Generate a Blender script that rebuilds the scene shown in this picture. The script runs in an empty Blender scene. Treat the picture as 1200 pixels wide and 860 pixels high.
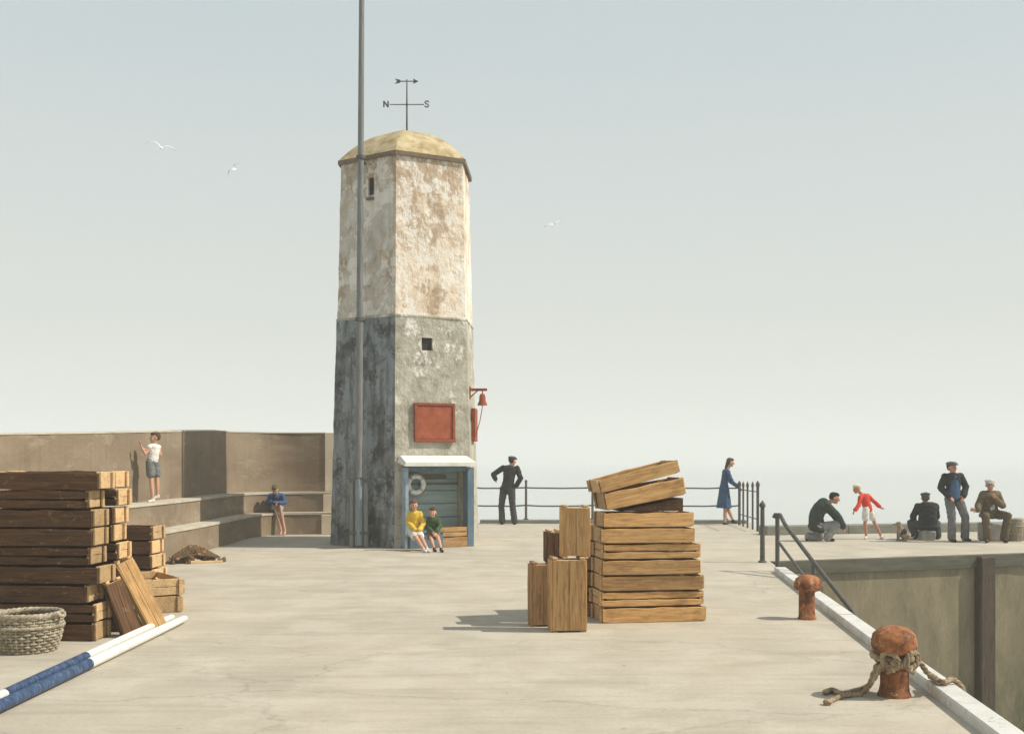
import bpy, bmesh, math, random
from mathutils import Vector, Matrix, noise, Euler
random.seed(7)
R = math.radians
scn = bpy.context.scene
C = scn.collection
F = 1300.0; HZ = 540.0; EYE = 1.75          # focal length in photo pixels, horizon row, eye height
def S(D): return F / D
def gp(px, py, z=0.0):                       # where the sight line of a pixel meets the level z
    s = (py - HZ) / (EYE - z)
    return Vector(((px - 600) / s, F / s, z))
def dp(px, D): return (px - 600) * D / F     # X of a pixel column at distance D
def dz(py, D): return EYE - (py - HZ) * D / F

# ------------------------------------------------------------------ materials
def new_mat(name):
    m = bpy.data.materials.new(name); m.use_nodes = True
    nt = m.node_tree; b = nt.nodes['Principled BSDF']
    return m, nt, b
def ramp(nt, stops, interp='LINEAR'):
    n = nt.nodes.new('ShaderNodeValToRGB'); r = n.color_ramp; r.interpolation = interp
    while len(r.elements) < len(stops): r.elements.new(0.5)
    for e, (p, c) in zip(r.elements, stops):
        e.position = p; e.color = (c[0], c[1], c[2], 1) if not isinstance(c, (int, float)) else (c, c, c, 1)
    return n
def coords(nt, stretch=(1, 1, 1), rand=False):
    tc = nt.nodes.new('ShaderNodeTexCoord'); mp = nt.nodes.new('ShaderNodeMapping')
    mp.inputs['Scale'].default_value = stretch
    nt.links.new(tc.outputs['Object'], mp.inputs['Vector'])
    if rand:
        oi = nt.nodes.new('ShaderNodeObjectInfo'); ml = nt.nodes.new('ShaderNodeMath'); ml.operation = 'MULTIPLY'
        ml.inputs[1].default_value = 37.0
        nt.links.new(oi.outputs['Random'], ml.inputs[0]); nt.links.new(ml.outputs[0], mp.inputs['Location'])
    return tc, mp
def tex(nt, mp, scale, detail=5, rough=0.6, dist=0.0):
    n = nt.nodes.new('ShaderNodeTexNoise'); n.inputs['Scale'].default_value = scale
    n.inputs['Detail'].default_value = detail; n.inputs['Roughness'].default_value = rough
    n.inputs['Distortion'].default_value = dist
    nt.links.new(mp.outputs[0], n.inputs['Vector']); return n
def mix(nt, a, b, fac, mode='MIX'):
    n = nt.nodes.new('ShaderNodeMix'); n.data_type = 'RGBA'; n.blend_type = mode
    for src, key in ((fac, 0), (a, 6), (b, 7)):
        if isinstance(src, (int, float)): n.inputs[key].default_value = src
        elif isinstance(src, tuple): n.inputs[key].default_value = (*src, 1)
        else: nt.links.new(src, n.inputs[key])
    return n.outputs[2]
def mottled(name, stops, scale=3, stretch=(1, 1, 1), rough=0.85, bump=0.3, bscale=40, detail=6, rand=False, dist=0.3, bdist=0.01, extra=None, metal=0, spec=0.3):
    m, nt, b = new_mat(name)
    tc, mp = coords(nt, stretch, rand)
    n = tex(nt, mp, scale, detail, 0.62, dist)
    r = ramp(nt, stops); nt.links.new(n.outputs['Fac'], r.inputs[0])
    col = r.outputs[0]
    if rand:                                  # every board or object a slightly different tone
        oi = nt.nodes.new('ShaderNodeObjectInfo')
        v = ramp(nt, [(0, (0.60, 0.56, 0.52)), (0.4, (0.92, 0.90, 0.86)), (0.7, (1.05, 1, 0.95)), (1, (1.22, 1.15, 1.05))])
        nt.links.new(oi.outputs['Random'], v.inputs[0])
        col = mix(nt, col, v.outputs[0], 0.9, 'MULTIPLY')
    if extra: col = extra(nt, tc, mp, col)
    nt.links.new(col, b.inputs['Base Color'])
    b.inputs['Roughness'].default_value = rough; b.inputs['Metallic'].default_value = metal
    b.inputs['Specular IOR Level'].default_value = spec
    if bump:
        n2 = tex(nt, mp, bscale, 6, 0.65)
        bp = nt.nodes.new('ShaderNodeBump'); bp.inputs['Strength'].default_value = bump; bp.inputs['Distance'].default_value = bdist
        nt.links.new(n2.outputs['Fac'], bp.inputs['Height']); nt.links.new(bp.outputs[0], b.inputs['Normal'])
    return m
def sepz(nt, tc):
    s = nt.nodes.new('ShaderNodeSeparateXYZ'); nt.links.new(tc.outputs['Object'], s.inputs[0]); return s
def maprange(nt, val, a, b, c=0.0, d=1.0):
    n = nt.nodes.new('ShaderNodeMapRange'); n.interpolation_type = 'SMOOTHSTEP'
    for i, v in ((1, a), (2, b), (3, c), (4, d)): n.inputs[i].default_value = v
    nt.links.new(val, n.inputs[0]); return n.outputs[0]
def mul(nt, a, b):
    n = nt.nodes.new('ShaderNodeMath'); n.operation = 'MULTIPLY'
    for i, v in enumerate((a, b)):
        if isinstance(v, (int, float)): n.inputs[i].default_value = v
        else: nt.links.new(v, n.inputs[i])
    return n.outputs[0]

def flake(nt, mp, col, c, scale, lo, hi, amt, stretch=None, rough=0.78):
    n = tex(nt, mp, scale, 10, rough, 0.0); r = ramp(nt, [(lo, 0.0), (hi, 1.0)]); nt.links.new(n.outputs['Fac'], r.inputs[0])
    return mix(nt, col, c, mul(nt, r.outputs[0], amt))
def streaks(nt, tc, col, c, amt, lo=0.55, hi=0.7):
    m2 = nt.nodes.new('ShaderNodeMapping'); m2.inputs['Scale'].default_value = (5, 5, 0.35); nt.links.new(tc.outputs['Object'], m2.inputs[0])
    n = tex(nt, m2, 1.5, 8, 0.65); r = ramp(nt, [(lo, 0.0), (hi, 1.0)]); nt.links.new(n.outputs['Fac'], r.inputs[0])
    return mix(nt, col, c, mul(nt, r.outputs[0], amt))
def mottle_fine(nt, mp, col, amt=0.6):
    n = tex(nt, mp, 22, 5, 0.7); r = ramp(nt, [(0.3, (0.8, 0.8, 0.8)), (0.7, (1.15, 1.15, 1.15))]); nt.links.new(n.outputs['Fac'], r.inputs[0])
    return mix(nt, col, r.outputs[0], amt, 'MULTIPLY')
def ground_extra(nt, tc, mp, col):
    n = tex(nt, mp, 0.35, 5, 0.6, 0.8)
    r = ramp(nt, [(0.40, 0.0), (0.62, 1.0)]); nt.links.new(n.outputs['Fac'], r.inputs[0])
    col = mix(nt, col, (0.355, 0.325, 0.265), mul(nt, r.outputs[0], 0.4))
    # trowelled streaks across the quay
    mp2 = nt.nodes.new('ShaderNodeMapping'); mp2.inputs['Scale'].default_value = (0.35, 3.2, 1); mp2.inputs['Rotation'].default_value = (0, 0, R(-3))
    nt.links.new(tc.outputs['Object'], mp2.inputs['Vector'])
    n2 = tex(nt, mp2, 1.6, 7, 0.65, 0.5)
    r2 = ramp(nt, [(0.35, (0.88, 0.87, 0.85)), (0.5, (1, 1, 1)), (0.7, (1.05, 1.04, 1.02))]); nt.links.new(n2.outputs['Fac'], r2.inputs[0])
    col = mix(nt, col, r2.outputs[0], 0.8, 'MULTIPLY')
    # hairline cracks
    v = nt.nodes.new('ShaderNodeTexVoronoi'); v.feature = 'DISTANCE_TO_EDGE'; v.inputs['Scale'].default_value = 0.42
    mp3 = nt.nodes.new('ShaderNodeMapping'); mp3.inputs['Scale'].default_value = (0.55, 1.1, 1)
    nd = tex(nt, mp, 1.6, 5, 0.6)
    nt.links.new(tc.outputs['Object'], mp3.inputs['Vector'])
    va = nt.nodes.new('ShaderNodeVectorMath'); va.operation = 'MULTIPLY_ADD'; va.inputs[1].default_value = (0.7, 0.7, 0)
    nt.links.new(nd.outputs['Color'], va.inputs[0]); nt.links.new(mp3.outputs[0], va.inputs[2]); nt.links.new(va.outputs[0], v.inputs['Vector'])
    r3 = ramp(nt, [(0.0, 1.0), (0.006, 0.0)]); nt.links.new(v.outputs['Distance'], r3.inputs[0])
    col = mix(nt, col, (0.2, 0.18, 0.15), mul(nt, r3.outputs[0], 0.36))
    col = flake(nt, mp, col, (0.56, 0.51, 0.42), 0.7, 0.50, 0.58, 0.35)
    col = flake(nt, mp, col, (0.33, 0.30, 0.245), 1.1, 0.60, 0.66, 0.22)
    col = mottle_fine(nt, mp, col, 0.35)
    # sparse spots
    n4 = tex(nt, mp, 9, 3, 0.5); r4 = ramp(nt, [(0.70, 0.0), (0.74, 1.0)]); nt.links.new(n4.outputs['Fac'], r4.inputs[0])
    col = mix(nt, col, (0.22, 0.2, 0.17), mul(nt, r4.outputs[0], 0.45))
    return col
M = {}
M['ground'] = mottled('quay_concrete', [(0.25, (0.405, 0.358, 0.275)), (0.5, (0.475, 0.425, 0.335)), (0.75, (0.52, 0.47, 0.38))], 1.4, rough=0.9, bump=0.35, bscale=28, extra=ground_extra)
def wallx(nt, tc, mp, col):
    s = sepz(nt, tc); n = tex(nt, mp, 1.3, 6, 0.65, 1.0)
    r = ramp(nt, [(0.38, 0.0), (0.6, 1.0)]); nt.links.new(n.outputs['Fac'], r.inputs[0])
    m1 = maprange(nt, s.outputs[0], -6.5, -5.4); m2 = maprange(nt, s.outputs[2], 1.2, 1.9); m2b = maprange(nt, s.outputs[2], 0, 1.2, 0.35, 1)
    col = mix(nt, col, (0.17, 0.105, 0.055), mul(nt, mul(nt, mul(nt, m1, 0.5), m2b), r.outputs[0]))
    col = streaks(nt, tc, col, (0.15, 0.12, 0.08), 0.4, 0.5, 0.7)
    col = flake(nt, mp, col, (0.44, 0.36, 0.26), 1.2, 0.56, 0.62, 0.35)
    w = mottle_fine(nt, mp, col); return w
M['wall'] = mottled('sea_wall_render', [(0.3, (0.195, 0.145, 0.095)), (0.55, (0.265, 0.205, 0.138)), (0.75, (0.325, 0.26, 0.18))], 1.1, (0.6, 0.6, 1.6), bump=0.5, bscale=18, extra=wallx)
M['ledge'] = mottled('worn_pale_concrete', [(0.3, (0.42, 0.37, 0.29)), (0.7, (0.58, 0.53, 0.43))], 2.5, bump=0.4, bscale=30)
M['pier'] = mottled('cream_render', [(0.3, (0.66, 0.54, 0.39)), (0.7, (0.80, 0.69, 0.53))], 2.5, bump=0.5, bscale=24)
def towerup(nt, tc, mp, col):
    s = sepz(nt, tc); n = tex(nt, mp, 1.3, 9, 0.7, 0.0)
    band = maprange(nt, s.outputs[2], 6.8, 7.9)
    ad = nt.nodes.new('ShaderNodeMath'); ad.operation = 'MULTIPLY_ADD'; ad.inputs[1].default_value = 0.13
    nt.links.new(band, ad.inputs[0]); nt.links.new(n.outputs['Fac'], ad.inputs[2])
    r = ramp(nt, [(0.54, 0.0), (0.60, 1.0)]); nt.links.new(ad.outputs[0], r.inputs[0])
    col = mix(nt, col, (0.37, 0.25, 0.145), mul(nt, r.outputs[0], 0.75))
    col = flake(nt, mp, col, (0.50, 0.38, 0.26), 2.4, 0.53, 0.58, 0.65)
    col = flake(nt, mp, col, (0.84, 0.80, 0.72), 1.9, 0.50, 0.55, 0.75)
    col = flake(nt, mp, col, (0.44, 0.41, 0.37), 7.0, 0.60, 0.64, 0.5)
    return streaks(nt, tc, col, (0.33, 0.25, 0.17), 0.35)
M['tower_up'] = mottled('flaking_limewash', [(0.35, (0.66, 0.52, 0.38)), (0.5, (0.78, 0.66, 0.52)), (0.65, (0.82, 0.75, 0.64))], 3.2, (1, 1, 0.8), bump=1.0, bscale=7, bdist=0.05, dist=0, extra=towerup)
M['tower_upg'] = mottled('grey_limewash', [(0.35, (0.40, 0.37, 0.31)), (0.5, (0.54, 0.49, 0.41)), (0.65, (0.62, 0.62, 0.59))], 3.0, (1, 1, 0.8), bump=1.0, bscale=7, bdist=0.05, dist=0, extra=towerup)
def courses(nt, tc, mp, col, c, amt):
    s = sepz(nt, tc)
    b = nt.nodes.new('ShaderNodeTexBrick'); b.inputs['Scale'].default_value = 1.0
    b.inputs['Mortar Size'].default_value = 0.010; b.inputs['Brick Width'].default_value = 0.55; b.inputs['Row Height'].default_value = 0.27
    cb = nt.nodes.new('ShaderNodeCombineXYZ'); nt.links.new(s.outputs[0], cb.inputs[0]); nt.links.new(s.outputs[2], cb.inputs[1])
    nn = tex(nt, mp, 3, 5); va = nt.nodes.new('ShaderNodeVectorMath'); va.operation = 'MULTIPLY_ADD'; va.inputs[1].default_value = (0.2, 0.16, 0)
    nt.links.new(nn.outputs['Color'], va.inputs[0]); nt.links.new(cb.outputs[0], va.inputs[2]); nt.links.new(va.outputs[0], b.inputs['Vector'])
    m = tex(nt, mp, 1.1, 4); r = ramp(nt, [(0.48, 0.0), (0.6, 1.0)]); nt.links.new(m.outputs['Fac'], r.inputs[0])
    return mix(nt, col, c, mul(nt, mul(nt, b.outputs['Fac'], r.outputs[0]), amt))
def towerlow(nt, tc, mp, col):
    s = sepz(nt, tc); hi = maprange(nt, s.outputs[2], 2.2, 3.3, 0.30, 1)
    n = tex(nt, mp, 2.0, 10, 0.8, 0.0); r = ramp(nt, [(0.535, 0.0), (0.565, 1.0)]); nt.links.new(n.outputs['Fac'], r.inputs[0])
    col = mix(nt, col, (0.78, 0.75, 0.68), mul(nt, mul(nt, r.outputs[0], hi), 0.85))
    col = flake(nt, mp, col, (0.22, 0.205, 0.15), 3.1, 0.56, 0.60, 0.55)
    col = streaks(nt, tc, col, (0.17, 0.16, 0.12), 0.35)
    return courses(nt, tc, mp, col, (0.15, 0.14, 0.11), 0.4)
M['tower_low'] = mottled('grey_weathered_render', [(0.35, (0.31, 0.29, 0.225)), (0.5, (0.41, 0.385, 0.31)), (0.65, (0.49, 0.465, 0.385))], 3.4, (1, 1, 0.8), bump=1.0, bscale=6, bdist=0.05, dist=0, extra=towerlow)
def slatex(nt, tc, mp, col):
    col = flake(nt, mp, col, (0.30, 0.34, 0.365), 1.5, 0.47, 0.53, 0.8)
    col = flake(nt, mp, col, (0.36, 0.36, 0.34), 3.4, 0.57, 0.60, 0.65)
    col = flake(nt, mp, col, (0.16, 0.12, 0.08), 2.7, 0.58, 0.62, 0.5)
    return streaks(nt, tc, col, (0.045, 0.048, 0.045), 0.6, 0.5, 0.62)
M['tower_slate'] = mottled('dark_slate_mottle', [(0.38, (0.055, 0.058, 0.055)), (0.5, (0.105, 0.115, 0.12)), (0.6, (0.19, 0.21, 0.22))], 2.6, (1, 1, 0.8), bump=1.0, bscale=6, bdist=0.05, dist=0, extra=slatex)
M['roof'] = mottled('ochre_lead_roof', [(0.35, (0.30, 0.215, 0.10)), (0.5, (0.46, 0.36, 0.195)), (0.65, (0.56, 0.47, 0.29))], 3.4, bump=0.5, bscale=12, extra=lambda nt, tc, mp, col: flake(nt, mp, flake(nt, mp, col, (0.30, 0.21, 0.11), 1.6, 0.52, 0.6, 0.5), (0.62, 0.55, 0.40), 3.5, 0.56, 0.6, 0.5))
M['roofedge'] = mottled('dark_eave', [(0.3, (0.12, 0.09, 0.06)), (0.7, (0.22, 0.17, 0.11))], 8)
M['iron'] = mottled('dark_iron', [(0.3, (0.06, 0.06, 0.055)), (0.7, (0.13, 0.125, 0.11))], 12, rough=0.6, bump=0.3)
M['pole'] = mottled('grey_pole_paint', [(0.3, (0.12, 0.125, 0.12)), (0.6, (0.20, 0.205, 0.20)), (0.8, (0.26, 0.24, 0.2))], 5, (6, 6, 0.6), rough=0.55, bump=0.2)
M['bluepole'] = mottled('blue_grey_casing', [(0.3, (0.14, 0.18, 0.20)), (0.7, (0.25, 0.30, 0.32))], 5, (5, 5, 1), rough=0.6)
M['vane'] = mottled('blue_black_iron', [(0.3, (0.03, 0.035, 0.06)), (0.7, (0.07, 0.08, 0.11))], 9, rough=0.5)
M['dark'] = mottled('dark_opening', [(0.3, (0.015, 0.014, 0.013)), (0.7, (0.03, 0.028, 0.025))], 6)
M['red'] = mottled('rust_red_paint', [(0.3, (0.24, 0.055, 0.025)), (0.6, (0.36, 0.095, 0.042)), (0.8, (0.42, 0.15, 0.08))], 5, bump=0.4, bscale=30)
M['redf'] = mottled('rust_red_frame', [(0.3, (0.20, 0.05, 0.025)), (0.7, (0.32, 0.09, 0.04))], 9, bump=0.4)
M['blue'] = mottled('faded_blue_paint', [(0.3, (0.075, 0.125, 0.17)), (0.7, (0.15, 0.215, 0.26))], 6, (1, 1, 0.4), bump=0.3)
M['ltblue'] = mottled('pale_blue_paint', [(0.3, (0.20, 0.28, 0.36)), (0.7, (0.36, 0.45, 0.52))], 7)
M['teal'] = mottled('faded_teal_boards', [(0.3, (0.22, 0.30, 0.30)), (0.6, (0.30, 0.39, 0.375)), (0.8, (0.38, 0.46, 0.43))], 4, (0.4, 0.4, 3), bump=0.3)
M['white'] = mottled('weathered_white_paint', [(0.3, (0.62, 0.61, 0.55)), (0.6, (0.78, 0.77, 0.72)), (0.8, (0.82, 0.81, 0.78))], 5, bump=0.3, bscale=25)
def coping_extra(nt, tc, mp, col):
    n = tex(nt, mp, 4, 8, 0.75, 0.8); r = ramp(nt, [(0.54, 0.0), (0.62, 1.0)]); nt.links.new(n.outputs['Fac'], r.inputs[0])
    col = mix(nt, col, (0.42, 0.40, 0.34), mul(nt, r.outputs[0], 0.4))
    col = flake(nt, mp, col, (0.30, 0.27, 0.22), 6.0, 0.58, 0.61, 0.8)
    return flake(nt, mp, col, (0.36, 0.24, 0.14), 1.7, 0.60, 0.68, 0.4)
M['coping'] = mottled('white_kerb_paint', [(0.3, (0.54, 0.53, 0.48)), (0.7, (0.70, 0.695, 0.66))], 3, bump=0.5, bscale=25, extra=coping_extra)
M['ring'] = mottled('lifebuoy_white', [(0.3, (0.76, 0.78, 0.79)), (0.7, (0.84, 0.85, 0.86))], 8, rough=0.5)
def woodm(name, a, b, c): return mottled(name, [(0.28, a), (0.5, b), (0.75, c)], 3.2, (0.9, 14, 14), rough=0.8, bump=0.45, bscale=9, rand=True, dist=0.6, bdist=0.006, extra=woodx)
def woodx(nt, tc, mp, col):                    # damp blotches, scuffs and nail rust
    mp2 = nt.nodes.new('ShaderNodeMapping'); mp2.inputs['Scale'].default_value = (2.2, 5, 5); nt.links.new(tc.outputs['Object'], mp2.inputs[0]); nt.links.new(mp.inputs['Location'].links[0].from_socket, mp2.inputs['Location'])
    n = tex(nt, mp2, 1.6, 7, 0.72, 0.2); r = ramp(nt, [(0.52, 0.0), (0.66, 1.0)]); nt.links.new(n.outputs['Fac'], r.inputs[0])
    col = mix(nt, col, (0.11, 0.06, 0.03), mul(nt, r.outputs[0], 0.42))
    n2 = tex(nt, mp2, 4.5, 7, 0.75, 0.2); r2 = ramp(nt, [(0.58, 0.0), (0.66, 1.0)]); nt.links.new(n2.outputs['Fac'], r2.inputs[0])
    return mix(nt, col, (0.58, 0.44, 0.28), mul(nt, r2.outputs[0], 0.30))
M['wood'] = woodm('crate_pine', (0.29, 0.155, 0.055), (0.53, 0.32, 0.13), (0.68, 0.46, 0.225))
M['woodend'] = woodm('crate_end_pine', (0.42, 0.26, 0.12), (0.60, 0.42, 0.22), (0.70, 0.53, 0.31))
M['woodshade'] = woodm('crate_shade_tone', (0.045, 0.022, 0.011), (0.10, 0.052, 0.024), (0.17, 0.095, 0.045))  # shade on the crate sides is put into this wood colour
M['woodbrown'] = woodm('crate_brown', (0.22, 0.12, 0.05), (0.35, 0.205, 0.09), (0.46, 0.30, 0.15))
M['wickerd'] = mottled('grey_wicker', [(0.3, (0.19, 0.15, 0.10)), (0.52, (0.37, 0.32, 0.23)), (0.72, (0.54, 0.48, 0.37))], 20, bump=0.4, bscale=70)
def rustx(nt, tc, mp, col):
    n = tex(nt, mp, 9, 7, 0.75, 1.0); r = ramp(nt, [(0.53, 0.0), (0.62, 1.0)]); nt.links.new(n.outputs['Fac'], r.inputs[0])
    col = mix(nt, col, (0.50, 0.27, 0.13), mul(nt, r.outputs[0], 0.6))
    col = flake(nt, mp, col, (0.06, 0.028, 0.016), 4.0, 0.50, 0.57, 0.7)
    return flake(nt, mp, col, (0.62, 0.38, 0.22), 8.0, 0.585, 0.62, 0.8)
M['rust'] = mottled('rusty_iron', [(0.36, (0.075, 0.032, 0.017)), (0.47, (0.23, 0.085, 0.032)), (0.62, (0.44, 0.175, 0.062))], 7, rough=0.75, bump=0.7, bscale=30, extra=rustx)
M['rope'] = mottled('old_rope', [(0.3, (0.17, 0.115, 0.07)), (0.55, (0.36, 0.27, 0.17)), (0.75, (0.52, 0.42, 0.29))], 18, bump=0.6, bscale=90)
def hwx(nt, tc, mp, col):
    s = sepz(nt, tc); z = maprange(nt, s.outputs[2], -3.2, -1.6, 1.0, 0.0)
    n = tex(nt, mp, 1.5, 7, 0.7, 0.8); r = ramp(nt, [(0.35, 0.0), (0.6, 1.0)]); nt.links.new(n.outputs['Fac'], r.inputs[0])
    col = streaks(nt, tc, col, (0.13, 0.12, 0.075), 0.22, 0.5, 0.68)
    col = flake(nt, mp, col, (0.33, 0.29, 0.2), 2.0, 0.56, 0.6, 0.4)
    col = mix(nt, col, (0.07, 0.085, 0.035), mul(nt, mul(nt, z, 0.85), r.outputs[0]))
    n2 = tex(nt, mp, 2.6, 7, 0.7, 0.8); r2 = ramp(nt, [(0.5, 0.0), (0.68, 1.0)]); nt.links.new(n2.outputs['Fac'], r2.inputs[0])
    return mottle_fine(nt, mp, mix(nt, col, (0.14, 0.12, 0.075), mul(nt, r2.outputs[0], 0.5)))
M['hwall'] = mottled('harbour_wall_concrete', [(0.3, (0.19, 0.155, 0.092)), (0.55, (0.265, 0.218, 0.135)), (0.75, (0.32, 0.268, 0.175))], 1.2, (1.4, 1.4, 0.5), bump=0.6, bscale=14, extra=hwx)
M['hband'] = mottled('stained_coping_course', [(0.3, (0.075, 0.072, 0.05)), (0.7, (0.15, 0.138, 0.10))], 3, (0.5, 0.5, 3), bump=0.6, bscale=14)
M['fender'] = mottled('tarred_timber', [(0.3, (0.045, 0.032, 0.02)), (0.7, (0.12, 0.085, 0.055))], 4, (6, 6, 0.7), bump=0.6, bscale=18)
M['wetstone'] = mottled('damp_step_concrete', [(0.3, (0.13, 0.12, 0.08)), (0.7, (0.21, 0.19, 0.14))], 3, bump=0.5, bscale=18)
M['farkerb'] = mottled('grey_green_kerb', [(0.3, (0.16, 0.16, 0.13)), (0.7, (0.27, 0.265, 0.22))], 3, (0.6, 2, 2), bump=0.4)
M['sparw'] = mottled('spar_white_paint', [(0.3, (0.62, 0.60, 0.54)), (0.7, (0.82, 0.81, 0.76))], 6, (6, 6, 0.8), rough=0.5, bump=0.2)
def sparbx(nt, tc, mp, col):
    n = tex(nt, mp, 3, 5, 0.7, 0.8); r = ramp(nt, [(0.5, 0.0), (0.75, 1.0)]); nt.links.new(n.outputs['Fac'], r.inputs[0])
    return mix(nt, col, (0.20, 0.30, 0.44), mul(nt, r.outputs[0], 0.5))
M['sparb'] = mottled('spar_blue_paint', [(0.3, (0.012, 0.026, 0.06)), (0.55, (0.035, 0.07, 0.15)), (0.8, (0.09, 0.16, 0.27))], 6, (6, 6, 0.8), rough=0.45, bump=0.2, extra=sparbx)
M['net'] = mottled('tarred_net', [(0.3, (0.05, 0.025, 0.015)), (0.5, (0.16, 0.09, 0.045)), (0.62, (0.09, 0.08, 0.03)), (0.8, (0.36, 0.26, 0.17))], 14, bump=0.6, bscale=60)
M['greystone'] = mottled('grey_stone', [(0.3, (0.22, 0.215, 0.18)), (0.7, (0.36, 0.35, 0.30))], 6, bump=0.6, bscale=24)
M['gull'] = mottled('gull_feathers', [(0.3, (0.80, 0.80, 0.78)), (0.7, (0.88, 0.88, 0.86))], 6, bump=0)
M['gullgrey'] = mottled('gull_grey', [(0.3, (0.16, 0.16, 0.16)), (0.7, (0.30, 0.30, 0.29))], 6, bump=0)
def cloth(name, c, v=0.25, rough=0.9):
    return mottled(name, [(0.3, tuple(x * (1 - v) for x in c)), (0.7, tuple(min(1, x * (1 + v)) for x in c))], 9, rough=rough, bump=0.5, bscale=14, bdist=0.02)
SK = mottled('skin', [(0.3, (0.50, 0.27, 0.18)), (0.7, (0.62, 0.37, 0.26))], 12, rough=0.6, bump=0.1)
SKT = mottled('skin_ruddy', [(0.3, (0.44, 0.20, 0.12)), (0.7, (0.55, 0.29, 0.19))], 12, rough=0.6, bump=0.1)
EYE_M = cloth('eye_dark', (0.03, 0.02, 0.02)); LIP = cloth('lips', (0.38, 0.12, 0.09))
CL = {k: cloth(k.replace(' ', '_'), c) for k, c in {
 'black cloth': (0.022, 0.024, 0.024), 'charcoal cloth': (0.045, 0.048, 0.05), 'dark green cloth': (0.035, 0.05, 0.038), 'grey trouser': (0.15, 0.15, 0.155),
 'light grey trouser': (0.25, 0.245, 0.235), 'navy jumper': (0.05, 0.10, 0.19), 'blue dress': (0.035, 0.085, 0.17), 'blue jumper': (0.04, 0.09, 0.21),
 'yellow coat': (0.68, 0.46, 0.05), 'white cloth': (0.76, 0.74, 0.68), 'green jumper': (0.045, 0.085, 0.03), 'brown short': (0.20, 0.11, 0.07),
 'grey short': (0.16, 0.17, 0.165), 'pale short': (0.46, 0.50, 0.50), 'red jumper': (0.62, 0.055, 0.022), 'brown suit': (0.135, 0.10, 0.055), 'brown trouser': (0.11, 0.08, 0.045),
 'grey cap': (0.09, 0.09, 0.09), 'pale cap': (0.52, 0.52, 0.50), 'brown hair': (0.09, 0.05, 0.03), 'dark hair': (0.03, 0.022, 0.02), 'red hair': (0.19, 0.07, 0.045),
 'blond hair': (0.66, 0.56, 0.38), 'olive hair': (0.11, 0.10, 0.03), 'shoe black': (0.018, 0.018, 0.017), 'shoe pale': (0.66, 0.63, 0.57), 'shoe brown': (0.06, 0.038, 0.028),
 'dog fur': (0.30, 0.22, 0.15), 'dog patch': (0.05, 0.04, 0.04)}.items()}

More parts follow.
